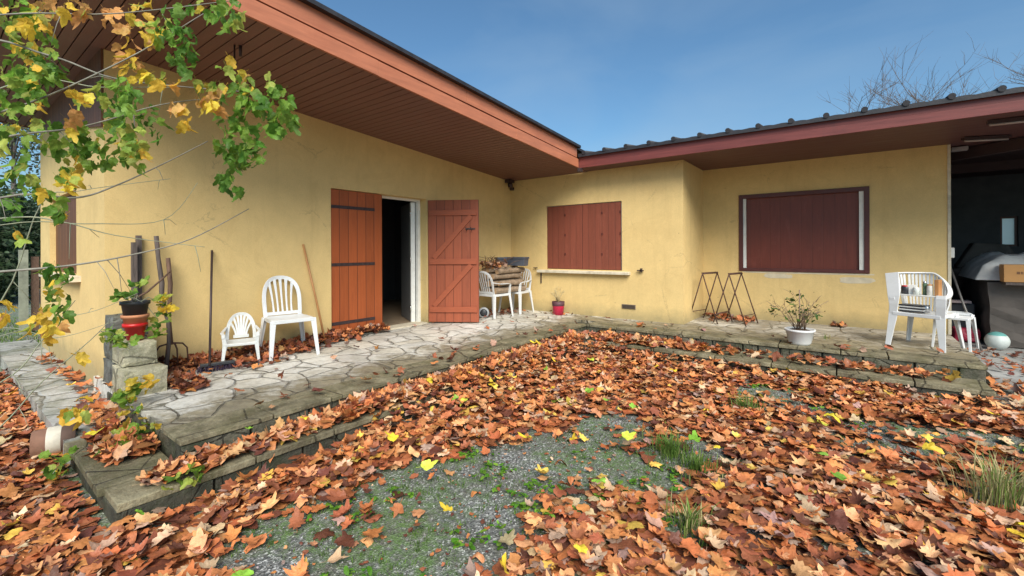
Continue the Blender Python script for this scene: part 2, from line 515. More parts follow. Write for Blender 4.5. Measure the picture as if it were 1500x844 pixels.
def mesh_np(name, V, T, C, mat, parent=None, smooth=False):
    me = bpy.data.meshes.new(name)
    me.vertices.add(len(V)); me.vertices.foreach_set('co', V.astype(np.float32).ravel())
    nT = len(T)
    me.loops.add(nT * 3); me.loops.foreach_set('vertex_index', T.astype(np.int32).ravel())
    me.polygons.add(nT)
    me.polygons.foreach_set('loop_start', np.arange(0, nT * 3, 3, dtype=np.int32))
    me.polygons.foreach_set('loop_total', np.full(nT, 3, dtype=np.int32))
    me.polygons.foreach_set('use_smooth', np.full(nT, smooth))
    if C is not None:
        at_ = me.attributes.new('col', 'FLOAT_COLOR', 'POINT')
        at_.data.foreach_set('color', np.column_stack([C, np.ones(len(C))]).astype(np.float32).ravel())
    me.update(); me.validate()
    me.materials.append(mat)
    o = bpy.data.objects.new(name, me); col.objects.link(o)
    if parent: o.parent = parent
    return o


def bake(name, protos, pos, rot, size, colr, mat, parent=None, smooth=True):
    """pos (n,3) rot (n,3,3) size (n,) colr (n,3)"""
    Vs, Ts, Cs = [], [], []; off = 0
    pick = rng.integers(0, len(protos), len(pos))
    for k, (v, f) in enumerate(protos):
        ix = np.nonzero(pick == k)[0]
        if not len(ix): continue
        w = np.einsum('nij,vj->nvi', rot[ix], v) * size[ix][:, None, None] + pos[ix][:, None, :]
        n = len(ix); nv = len(v)
        t = f[None] + (np.arange(n) * nv)[:, None, None] + off
        Vs.append(w.reshape(-1, 3)); Ts.append(t.reshape(-1, 3)); Cs.append(np.repeat(colr[ix], nv, 0)); off += n * nv
    return mesh_np(name, np.concatenate(Vs), np.concatenate(Ts), np.concatenate(Cs), mat, parent, smooth)


def rots(yaw, tilt, tdir, roll=None):
    """random yaw about z, then tilt by 'tilt' about a horizontal axis at 'tdir'"""
    n = len(yaw)
    cy, sy = np.cos(yaw), np.sin(yaw)
    Z = np.zeros((n, 3, 3)); Z[:, 0, 0] = cy; Z[:, 0, 1] = -sy; Z[:, 1, 0] = sy; Z[:, 1, 1] = cy; Z[:, 2, 2] = 1
    ax = np.column_stack([np.cos(tdir), np.sin(tdir), np.zeros(n)])
    K = np.zeros((n, 3, 3))
    K[:, 0, 1] = -ax[:, 2]; K[:, 0, 2] = ax[:, 1]; K[:, 1, 0] = ax[:, 2]; K[:, 1, 2] = -ax[:, 0]; K[:, 2, 0] = -ax[:, 1]; K[:, 2, 1] = ax[:, 0]
    I = np.eye(3)[None]
    Rm = I + np.sin(tilt)[:, None, None] * K + (1 - np.cos(tilt))[:, None, None] * (K @ K)
    return Rm @ Z


def palette(n, cols, wts, jit=.18):
    cols = np.array(cols); w = np.array(wts, float); w /= w.sum()
    c = cols[rng.choice(len(cols), n, p=w)]
    return np.clip(c * (1 + rng.normal(0, jit, (n, 1))) * (1 + rng.normal(0, .05, (n, 3))), .005, .95)


LOB = [leaf_proto('lobed', 24, .26, s) for s in range(3)] + [leaf_proto('maple', 22, .3, s + 30) for s in range(3)] + [leaf_proto('oval', 14, .4, s + 50) for s in range(2)] + [leaf_proto('oak', 30, .28, s + 60) for s in range(7)] + [leaf_proto('ragged', 24, .34, s + 80) for s in range(5)]
MAP = [leaf_proto('maple', 26, .42, s + 70) for s in range(8)]
OV = [leaf_proto('oval', 14, .2, s + 90) for s in range(4)]
AUT = [(.52, .20, .07), (.42, .135, .05), (.62, .31, .14), (.30, .095, .045), (.13, .045, .028), (.56, .37, .23), (.66, .42, .08), (.38, .24, .18)]
AUTW = [24, 20, 15, 16, 11, 7, 2.2, 5]
AUTW_TAN = [20, 15, 20, 12, 7, 14, 2.5, 10]
AUTW_DARK = [10, 16, 3, 26, 26, 2, .3, 5]

# ------------------------------------------------------------------ terrain
GX0, GX1, GY0, GY1 = -8, 5, -2, 8


def gz(x, y):
    """height of the soil"""
    return .022 * mnoise.noise((x * .9, y * .9, 3.1)) + .008 * mnoise.noise((x * 4, y * 4, 9.)) - .005


xs = sorted(set([-900, -300, -120, -60, -35, -24, -18, -14, -11] + [round(-9 + i * .1, 3) for i in range(156)] + [8, 10, 14, 20, 35, 60, 120, 300, 900]))
ys = sorted(set([-900, -300, -100, -40, -20, -10, -5] + [round(-3 + i * .1, 3) for i in range(104)] + [8.5, 10, 14, 20, 30, 50, 90, 150, 300, 900]))
V = []; Fc = []
for j, y in enumerate(ys):
    for i, x in enumerate(xs):
        near = (-10 < x < 8) and (-4 < y < 8)
        V.append((x, y, gz(x, y) if near else -.005))
for j in range(len(ys) - 1):
    for i in range(len(xs) - 1):
        a = j * len(xs) + i
        Fc.append((a, a + 1, a + 1 + len(xs), a + len(xs)))
g = MB().add(V, Fc, True).build('ground', GRND)
tag(g, 'dark gravelly ground of the yard with mossy patches', kind='structure')


# terraces -----------------------------------------------------------------
def stone_row(mb, a, b, wdir, width, z0, z1, lmin, lmax, gap=.012, jit=.008, wj=.0):
    """row of flat stones from a to b (2D), each 'width' wide towards wdir"""
    a = Vector(a); b = Vector(b); L = (b - a).length; d = (b - a).normalized(); w = Vector(wdir)
    s = 0.
    while s < L - .02:
        l = random.uniform(lmin, lmax)
        if L - s - l < lmin * .6: l = L - s
        e = s + l
        p = a + d * (s + gap / 2); q = a + d * (e - gap / 2)
        j = lambda k=jit: random.uniform(-k, k)
        zt = z1 + random.uniform(-.004, .004)
        W0 = width + random.uniform(-wj, wj); W1 = width + random.uniform(-wj, wj)
        o0 = w * j(); o1 = w * j()
        pts = [p + o0, q + o1, q + w * W1, p + w * W0]
        # orientation
        if d.cross(w) < 0: pts = pts[::-1]
        mb.hexa([(x.x, x.y, z0) for x in pts] + [(x.x, x.y, zt + random.uniform(-.003, .003)) for x in pts])
        s = e


WA, WB, WC2 = -5.84, 7.71, 9.01      # wall planes
TX, TY = -3.55, 6.80                 # terrace edges
EX = 1.20
terr = thing('terrace', 'pale crazy paved terrace running round the corner of the house', None, (0, 0, 0))
tag(terr, kind='structure')
MB().box(WA - .3, TX - .34, 1.04, WB + .02, 0.02, .30).build('paved_floor', PAVE, terr)
MB().prism([(TX - .34, TY + .36), (EX, TY + .36), (EX, WC2 + .02), (-2.25, WC2 + .02), (-2.25, WB + .02), (TX - .34, WB + .02)], 'z', .02, .2985).build('paved_floor', PAVEW, terr)
MB().box(TX - .34, TX - .04, 1.04, TY + .04, 0, .26).box(TX - .34, EX - .02, TY + .04, TY + .36, 0, .255).build('mortar_core', MORT, terr)
mb = MB()
stone_row(mb, (TX, 1.02), (TX, TY - .0), (-1, 0), .345, .262, .302, .45, .95, wj=.02)
mb.build('edge_slab', COPE, terr, .006)
mb = MB()
stone_row(mb, (TX + .005, TY), (EX, TY), (0, 1), .365, .258, .302, .45, 1.0, wj=.02)
mb.build('edge_slab', COPE, terr, .006)
mb = MB()
stone_row(mb, (TX - .012, 1.03), (TX - .012, TY + .02), (-1, 0), .04, .0, .258, .16, .5, gap=.02)
stone_row(mb, (TX - .02, TY + .012), (EX - .01, TY + .012), (0, 1), .04, .0, .254, .16, .5, gap=.02)
stone_row(mb, (WA + .3, 1.035), (TX - .06, 1.035), (0, 1), .03, .0, .26, .16, .5, gap=.02)
stone_row(mb, (EX - .018, TY + .06), (EX - .018, WC2), (-1, 0), .03, .0, .255, .2, .5, gap=.02)
mb.build('riser_stones', RISE, terr, .008)

step = thing('lower_step', 'mossy low stone step below the terrace edge', None)
tag(step, kind='structure')
mb = MB()
stone_row(mb, (TX + .30, .64), (TX + .30, 5.95), (-1, 0), .30, .10, .15, .5, 1.0, wj=.01)
stone_row(mb, (-2.95, 6.30), (EX - .03, 6.30), (0, 1), .51, .10, .15, .5, 1.0, wj=.01)
stone_row(mb, (TX + .0, .62), (-4.62, .62), (0, 1), .40, .10, .15, .5, .9, wj=.02)
mb.build('step_slab', COPE, step, .006)
mb = MB()
stone_row(mb, (TX + .288, .66), (TX + .288, 5.9), (-1, 0), .04, -.03, .1, .2, .6, gap=.016)
stone_row(mb, (-2.9, 6.315), (EX - .05, 6.315), (0, 1), .04, -.03, .1, .2, .6, gap=.016)
stone_row(mb, (TX + .27, .645), (-4.6, .645), (0, 1), .04, -.03, .1, .2, .6, gap=.016)
mb.build('step_riser', MORT, step, .006)

path = MB().box(-10.6, -4.63, .63, 1.08, -.05, .148).build('path', PATH)
tag(path, 'grey stone path beside the side wall of the house', kind='structure')
cf = MB().box(EX + .08, 7.5, 7.1, 13.6, -.05, .15).build('carport_floor', CONC)
tag(cf, 'grey concrete slab floor of the carport', kind='structure')

# ------------------------------------------------------------------ house
house = thing('house', 'single storey yellow rendered house with brown wooden eaves and red shutters', 'house', (WA, WB, 0))


def P(o):
    """parent to the house keeping world coordinates"""
    o.parent = house; o.matrix_parent_inverse = Matrix.Translation((-WA, -WB, 0)); return o


def sz(y):
    """soffit height of the left wing"""
    return 3.06 + .076 * (7.7 - y)


Y0, Y1 = 1.075, 7.96
dy0, dy1, dz = 3.482, 5.277, 2.462
ov = .02
mb = MB()
mb.prism([(Y0, 0), (dy0, 0), (dy0, sz(dy0) + ov), (Y0, sz(Y0) + ov)], 'x', WA - .25, WA)
mb.prism([(dy1, 0), (WB, 0), (WB, sz(WB) + ov), (dy1, sz(dy1) + ov)], 'x', WA - .25, WA)
mb.prism([(dy0, dz), (dy1, dz), (dy1, sz(dy1) + ov), (dy0, sz(dy0) + ov)], 'x', WA - .25, WA)
P(mb.build('wall', YEL))
# side wall with its small window
wx0, wx1, wz0, wz1 = -8.99, -7.18, 1.30, 2.30
zt = sz(Y0) + ov
mb = MB()
XL = -9.80
mb.box(XL, wx0, Y0, Y0 + .25, 0, zt).box(wx1, WA - .25, Y0, Y0 + .25, 0, zt).box(wx0, wx1, Y0, Y0 + .25, 0, wz0).box(wx0, wx1, Y0, Y0 + .25, wz1, zt)
P(mb.build('wall', YEL))
# dark panel over the side wall's top, standing in for a dark area there
P(MB().prism([(XL, sz(Y0) + .01), (XL, 3.42), (WA - .001, 2.80), (WA - .001, sz(Y0) + .01)], 'y', Y0 - .022, Y0 - .001).build('dark_wall_panel', BRN))
# small window wall, return wall, large window wall, carport side wall
a0, a1, b0, b1 = -4.925, -3.289, 1.18, 2.46
ZT = 3.09
mb = MB()
mb.box(WA, a0, WB, WB + .25, 0, ZT).box(a1, -2.445, WB, WB + .25, 0, ZT).box(a0, a1, WB, WB + .25, 0, b0).box(a0, a1, WB, WB + .25, b1, ZT)
P(mb.build('wall', YEL))
P(MB().box(-2.445, -2.195, WB, WC2 + .25, 0, ZT).build('wall', YEL))
c0, c1, e0, e1 = -1.575, .292, 1.165, 2.548
mb = MB()
mb.box(-2.195, c0, WC2, WC2 + .25, 0, ZT).box(c1, 1.195, WC2, WC2 + .25, 0, ZT).box(c0, c1, WC2, WC2 + .25, 0, e0).box(c0, c1, WC2, WC2 + .25, e1, ZT)
P(mb.build('wall', YEL))
P(MB().box(.945, 1.195, WC2 + .25, 13.6, 0, ZT).build('wall', CONC))
P(MB().box(1.18, 1.215, WC2 - .012, WC2 + .03, .3, ZT - .02).build('corner_trim', SILL))
# closed back of the house
P(MB().box(XL, XL + .25, Y0 + .25, 13.6, 0, 3.5).box(XL + .25, .945, 13.35, 13.6, 0, 3.1).build('wall', YEL))
# carport shell
mb = MB()
bx = at(1465, 340, Y=13.35).x; bx2 = at(1492, 340, Y=13.35).x
bz1 = at(1478, 317, Y=13.35).z; bz0 = at(1478, 361, Y=13.35).z
mb.box(1.195, bx, 13.35, 13.6, 0, ZT).box(bx2, 7.5, 13.35, 13.6, 0, ZT).box(bx, bx2, 13.35, 13.6, 0, bz0).box(bx, bx2, 13.35, 13.6, bz1, ZT)
mb.box(7.5, 7.7, 7.3, 13.6, 0, ZT)
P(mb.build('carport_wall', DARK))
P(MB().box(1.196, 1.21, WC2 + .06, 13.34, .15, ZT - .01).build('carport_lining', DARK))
w = P(MB().box(bx, bx + .04, 13.4, 13.46, bz0, bz1).box(bx2 - .04, bx2, 13.4, 13.46, bz0, bz1).box(bx + .04, bx2 - .04, 13.4, 13.46, bz0, bz0 + .04).box(bx + .04, bx2 - .04, 13.4, 13.46, bz1 - .04, bz1).build('carport_window', BFRM))
gl = MB().box(bx + .04, bx2 - .04, 13.44, 13.446, bz0 + .04, bz1 - .04).build('pane', glassy('dusty_pane', (.75, .8, .8), .6))
gl.parent = w
gt = gl.data.materials[0]; gt.node_tree.nodes['Principled BSDF'].inputs['Transmission Weight'].default_value = .95

# soffit of the left wing: boards laid across the overhang
FX = -3.94
RX0, RY0 = -10.4, .35
mb = MB()
y = RY0
while y < 7.69:
    y2 = min(y + .105, WB - .004)
    mb.hexa([(RX0, y, sz(y)), (FX - .03, y, sz(y)), (FX - .03, y2 - .009, sz(y2 - .009)), (RX0, y2 - .009, sz(y2 - .009)),
             (RX0, y, sz(y) + .014), (FX - .03, y, sz(y) + .014), (FX - .03, y2 - .009, sz(y2 - .009) + .014), (RX0, y2 - .009, sz(y2 - .009) + .014)])
    y = y2
    if y2 >= WB - .01: break
so = P(mb.build('soffit', SOFF))


def slab(mb, x0, x1, y0, y1, dz0, dz1):
    mb.hexa([(x0, y0, sz(y0) + dz0), (x1, y0, sz(y0) + dz0), (x1, y1, sz(y1) + dz0), (x0, y1, sz(y1) + dz0),
             (x0, y0, sz(y0) + dz1), (x1, y0, sz(y0) + dz1), (x1, y1, sz(y1) + dz1), (x0, y1, sz(y1) + dz1)])
    return mb


FYE = 7.28
for (ya, yb, dzz) in ((RY0, 2.9, .0), (2.9, 5.35, -.002), (5.35, FYE, .001)):
    P(slab(MB(), FX - .028, FX + dzz, ya + .0015, yb - .0015, -.012 + dzz, .148 + dzz).build('fascia_board', FASC, None, .003))
for (ya, yb, dzz) in ((RY0, 1.7, .001), (1.7, 4.3, -.001), (4.3, FYE - .004, .0)):
    P(slab(MB(), FX - .062, FX - .03 + dzz, ya + .0015, yb - .0015, .180 + dzz, .360).build('fascia_board', FASC, None, .003))
P(slab(MB(), FX - .09, FX - .064, RY0, FYE, .02, .34).build('fascia_backing', TILE))
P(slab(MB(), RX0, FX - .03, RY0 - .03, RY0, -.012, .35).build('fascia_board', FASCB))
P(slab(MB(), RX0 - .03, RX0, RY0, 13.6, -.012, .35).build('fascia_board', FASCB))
P(slab(slab(MB(), RX0 - .05, FX + .035, RY0 - .05, FYE + .03, .356, .40), RX0, FX - .06, FYE + .03, 13.6, .356, .40).build('roof', TILE))
# small block under the end of the rake
P(MB().box(FX + .002, FX + .07, FYE - .05, FYE + .03, 3.0, 3.065).build('end_block', IRON))

# right wing eaves
BZ = 3.075
P(MB().box(FX - .03, -2.445, FYE + .03, WB, BZ, BZ + .012).box(-2.445, 7.7, FYE + .03, WC2 + .26, BZ, BZ + .012).build('soffit', SOFFB))
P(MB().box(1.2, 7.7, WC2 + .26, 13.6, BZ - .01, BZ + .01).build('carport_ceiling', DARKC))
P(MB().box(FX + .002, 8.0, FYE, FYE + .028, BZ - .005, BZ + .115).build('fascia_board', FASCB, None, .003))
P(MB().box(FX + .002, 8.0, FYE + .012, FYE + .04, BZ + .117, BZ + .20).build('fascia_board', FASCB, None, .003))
sl = .13
mb = MB()
def bz_(y): return BZ + .215 + (y - FYE) * sl
ye = 13.6
nx = int((8.0 - FX) / .05)
Vv = []; Ff = []
for i in range(nx + 1):
    x = FX + .01 + i * (8.0 - FX) / nx
    wv = .012 * abs(math.sin(math.pi * (x - .193) / .2))
    for (yy) in (FYE - .04, ye):
        Vv += [(x, yy, bz_(yy) - .018), (x, yy, bz_(yy) + .03 + wv)]
for i in range(nx):
    a = i * 4; b = a + 4
    Ff += [(a, b, b + 1, a + 1), (a + 1, b + 1, b + 3, a + 3), (a + 3, b + 3, b + 2, a + 2), (a + 2, b + 2, b, a)]
mb.add(Vv, Ff)
rf = P(mb.build('roof', TILE))
x = 1.39 - .4 * 13
while x < 8:
    mb = MB()
    mb.tube([(x, FYE - .055, bz_(FYE) + .045), (x, 9, bz_(9) + .045), (x, ye, bz_(ye) + .045)], .036, 10)
    o = mb.build('roof_roll', TILE); o.parent = rf; x += .4
# gable fill between the wings
P(MB().prism([(FX - .1, 3.1), (1.0, 3.1), (1.0, 3.12)], 'y', 8, 8.1).build('roof_filler', TILE))

# rooms behind the door
rm = MB()
rx0, ry0, ry1, rz0, rz1 = -9.4, 2.2, 7.4, .302, 2.9
rm.add([(rx0, ry0, rz0), (WA - .25, ry0, rz0), (WA - .25, ry1, rz0), (rx0, ry1, rz0), (rx0, ry0, rz1), (WA - .25, ry0, rz1), (WA - .25, ry1, rz1), (rx0, ry1, rz1)],
       [(4, 7, 6, 5), (0, 4, 5, 1), (3, 2, 6, 7), (0, 3, 7, 4)])
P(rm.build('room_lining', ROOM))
P(MB().box(rx0, WA - .24, ry0, ry1, .25, .304).build('room_floor', RTILE))

# door: frame, closed left shutter, open right shutter, inner leaf
door = thing('door', None, None)
P(door)
fx = WA - .16
fr = MB().box(fx - .06, fx, dy1 - .06, dy1, .305, dz - .04).box(fx - .06, fx, dy0, dy0 + .06, .305, dz - .04).box(fx - .06, fx, dy0, dy1, dz - .04, dz)
o = fr.build('door_frame', WHT, door, .004)
o = MB().box(WA - .24, WA + .02, dy0 + .01, dy1 - .01, .30, .318).build('threshold', SILL, door)


def shutter_leaf(name, w, h, mat, brace):
    """leaf in its own frame: hinge at x=0, extends +x, outside face at -y"""
    r = thing(name, None, None)
    MB().box(0, w, -.0, .032, 0, h).build('board_panel', mat, r, .002)
    if brace:
        for z in (.17, 1.0, h - .27):
            MB().box(.03, w - .03, -.028, -.001, z, z + .095).build('batten', SHUTP, r, .002)
        for (za, zb) in ((.265, 1.0), (1.095, h - .27)):
            MB().bar((.10, -.013, za + .01), (w - .13, -.013, zb - .01), .022, .085, up=(0, 0, 1)).build('brace', SHUTP, r, .002)
        mbk = MB()
        for dx in (0, .09):
            mbk.tube([(w - .20 + dx, -.01, 1.62), (w - .20 + dx, -.05, 1.58), (w - .21 + dx, -.075, 1.60), (w - .215 + dx, -.075, 1.64)], .006, 6)
        mbk.box(w - .22, w - .06, -.012, -.001, 1.60, 1.625)
        mbk.build('hook', IRON, r)
    else:
        for z in (.17, 1.02, h - .27):
            MB().box(.0, w * .84, -.008, -.001, z, z + .045).tube([(0, -.012, z - .03), (0, -.012, z + .075)], .012, 8).build('strap_hinge', IRON, r)
    return r


SHUTP = simple('shutter_batten_paint', (.31, .072, .028), .55, .12, 6, .1, stretch=(1, 1, 6))
SHUTC = boards('closed_shutter_paint', (.38, .088, .022), .148, 0)
W2 = (dy1 - dy0) / 2
sl_ = shutter_leaf('shutter', W2 - .008, dz - .335, SHUTC, False)
sl_.parent = door; sl_.location = (WA - .035, dy0 + .004, .325)
# local +x -> world +Y ; local -y (outside) -> world +X
sl_.rotation_euler = (0, 0, R(90))
sr_ = shutter_leaf('shutter', W2 - .008, dz - .345, SHUTIN, True)
sr_.parent = door
hx = WA + .02
sr_.location = (hx, dy1 + .015, .325)
e = Vector((-5.024, 5.80, 0)) - Vector((hx, dy1 + .015, 0))
sr_.rotation_euler = (0, 0, math.atan2(e.y, e.x))
sr_['label'] = 'open shutter leaf showing its Z braced inner face'
# inner leaf, swung into the room
lf = thing('door_leaf', None, None)
lf.parent = door; lf.location = (fx - .10, dy1 - .125, .312)
ld = Vector((-.752, .66, 0))
hd = (at(589, 400, X=-6.78) - Vector((fx - .10, dy1 - .125, 0))); hd.z = 0
lf.rotation_euler = (0, 0, math.atan2(hd.y, hd.x))
LW, LH = .86, dz - .36
MB().box(0, LW, -.05, 0, 0, LH).build('leaf_panel', GREYW, lf)
MB().box(-.012, .07, -.066, .008, .0, LH).build('leaf_edge', WHT, lf, .003)
for z in (.2, 1.05, LH - .25): MB().tube([(-.03, .02, z), (-.03, .02, z + .1)], .012, 8).build('hinge', STEEL, lf)
MB().box(.12, LW - .12, -.054, -.0505, 1.0, LH - .15).build('leaf_glass', glassy('dark_glass', (.02, .022, .025), .05), lf)
hm = MB().tube([(LW * .9, .0, 1.02), (LW * .9, -.11, 1.02), (LW * .9 - .03, -.125, 1.02), (LW * .9 - .14, -.12, 1.02)], .013, 8)
hm.build('handle', STEEL, lf)

# small window
win = thing('window', None, None); P(win)
MB().box(a0, a0 + .03, WB + .05, WB + .11, b0, b1).box(a1 - .03, a1, WB + .05, WB + .11, b0, b1).box(a0 + .03, a1 - .03, WB + .05, WB + .11, b1 - .03, b1).build('window_frame', WHT, win)
s1 = MB().box(a0 + .012, (a0 + a1) / 2 - .004, WB + .018, WB + .05, b0 + .008, b1 - .012).build('shutter', RED, win, .002)
s2 = MB().box((a0 + a1) / 2 + .004, a1 - .03, WB + .018, WB + .05, b0 + .008, b1 - .012).build('shutter', RED, win, .002)
for z in (b0 + .28, b0 + .66, b1 - .22):
    for x in (a0 + .42, a0 + 1.22, a1 - .05):
        MB().box(x, x + .025, WB + .01, WB + .0185, z, z + .045).build('bolt', BFRM, s1 if x < (a0 + a1) / 2 else s2)
MB().prism([(WB + .2, 1.178), (WB + .2, 1.105), (WB - .09, 1.105), (WB - .09, 1.155)], 'x', a0 - .19, a1 + .16).build('sill', SILL, win, .005)
MB().box(a0 - .30, a0 - .2, WB - .05, WB - .03, 1.19, 1.205).box(a0 - .26, a0 - .245, WB - .05, WB, 1.19, 1.205).build('shutter_catch', IRON, win)
MB().box(a1 + .30, a1 + .42, WB - .05, WB - .03, 1.18, 1.2).box(a1 + .36, a1 + .385, WB - .05, WB, 1.165, 1.23).build('shutter_catch', IRON, win)
MB().box(a0 - .14, a0 - .12, WB - .02, WB, .88, 1.09).build('latch', IRON, win)
# large window: brown frame, white guide rails, roller shutter
win = thing('window', None, None); P(win)
t = .07
mb = MB().box(c0, c0 + t, WC2 - .02, WC2 + .06, e0, e1).box(c1 - t, c1, WC2 - .02, WC2 + .06, e0, e1).box(c0 + t, c1 - t, WC2 - .02, WC2 + .06, e1 - t, e1).box(c0 + t, c1 - t, WC2 - .02, WC2 + .06, e0, e0 + t * .8)
mb.build('window_frame', BFRM, win, .004)
MB().box(c0 + t, c0 + t + .045, WC2 + .0, WC2 + .05, e0 + t * .8, e1 - t).build('guide_rail', WHT, win)
MB().box(c1 - t - .06, c1 - t, WC2 + .0, WC2 + .05, e0 + t * .8, e1 - t).build('guide_rail', WHT, win)
MB().box(c0 + t + .045, c1 - t - .06, WC2 + .045, WC2 + .075, e0 + t * .8, e1 - t).build('shutter', REDD, win)
PALE = simple('bare_plaster', (.60, .52, .38), .9, .15, 8, .2)
# side window
win = thing('window', None, None); P(win)
MB().box(wx0, (wx0 + wx1) / 2 - .01, Y0 + .06, Y0 + .1, wz0, wz1).box((wx0 + wx1) / 2 + .01, wx1, Y0 + .06, Y0 + .1, wz0, wz1).build('shutter', BRN, win, .003)
MB().box(wx0 - .1, wx1 + .25, Y0 - .1, Y0 + .2, wz0 - .075, wz0 - .005).build('sill', SILL, win, .006)

# vent, lamp, hooks
mb = MB().box(-3.29, -3.03, WB - .014, WB + .01, .49, .57)
vt = P(mb.build('air_vent', simple('vent_metal', (.25, .19, .13), .6, .1, 8)))
mb = MB()
for k in range(5): mb.box(-3.28, -3.04, WB - .02, WB - .0145, .497 + k * .014, .503 + k * .014)
mb.build('vent_slat', IRON).parent = vt
vt.children[0].matrix_parent_inverse = Matrix.Identity(4)
lp = MB().box(-5.80, -5.66, 7.45, 7.6, 3.0, 3.058).lathe([(0, -.1), (.05, -.09), (.055, -.02), (.03, 0)], (-5.72, 7.54, 3.0), 14)
lp.box(-5.80, -5.74, 7.62, 7.70, 2.86, 2.92)
lp = lp.build('security_lamp', IRON); tag(lp, 'small black lamp under the soffit in the inner corner of the house', 'lamp')
o = MB().tube([(0, 0, 0), (0, 0, -.16), (.02, 0, -.2), (.05, 0, -.18)], .008, 6).tube([(.03, .04, 0), (.03, .04, -.1)], .014, 8).build('hanging_hook', IRON)
hp = at(345, 70, X=-4.6); o.location = (hp.x, hp.y, sz(hp.y) - .001)
tag(o, 'dark iron hook hanging from the left soffit', 'hook')
o = MB().box(0, .045, 0, .1, 0, .15).build('electric_box', WHT, None, .008); o.location = (1.216, WC2 + .06, 1.42)
tag(o, 'small white electric box on the house corner by the carport', 'electric box')
# carport light fittings
TUBE_ = simple('fitting_grey', (.34, .31, .32), .5, .08, 6)
o = thing('ceiling_light', 'pale grey light fitting beside the wall corner under the carport ceiling', 'light', (1.33, 9.25, 3.06))
MB().box(-.08, .1, -.05, .05, -.06, 0).build('fitting', TUBE_, o, .01)
TUBE = simple('tube_white', (.4, .34, .33), .4, .05, 5)
for k, (px, py, an, lb) in enumerate(((1440, 205, 24, 'short white tube light deeper under the carport ceiling'), (1486, 179, 6, 'white tube light nearest the fascia at the right edge'))):
    q = at(px, py, Z=3.02)
    o = thing('tube_light', lb, 'light', (q.x, q.y, 3.06), R(an), 'carport tube lights')
    MB().box(-.22, .3, -.03, .03, -.03, 0).build('fitting', DARKC, o)
    MB().tube([(-.2, 0, -.045), (.28, 0, -.045)], .014, 8).build('tube', TUBE, o)
# beams of the carport
P(MB().bar((1.25, 9.6, 2.98), (3.6, 7.6, 2.98), .09, .15).bar((1.2, 11.2, 2.98), (7.4, 11.2, 2.98), .09, .16).build('beam', DARKC))


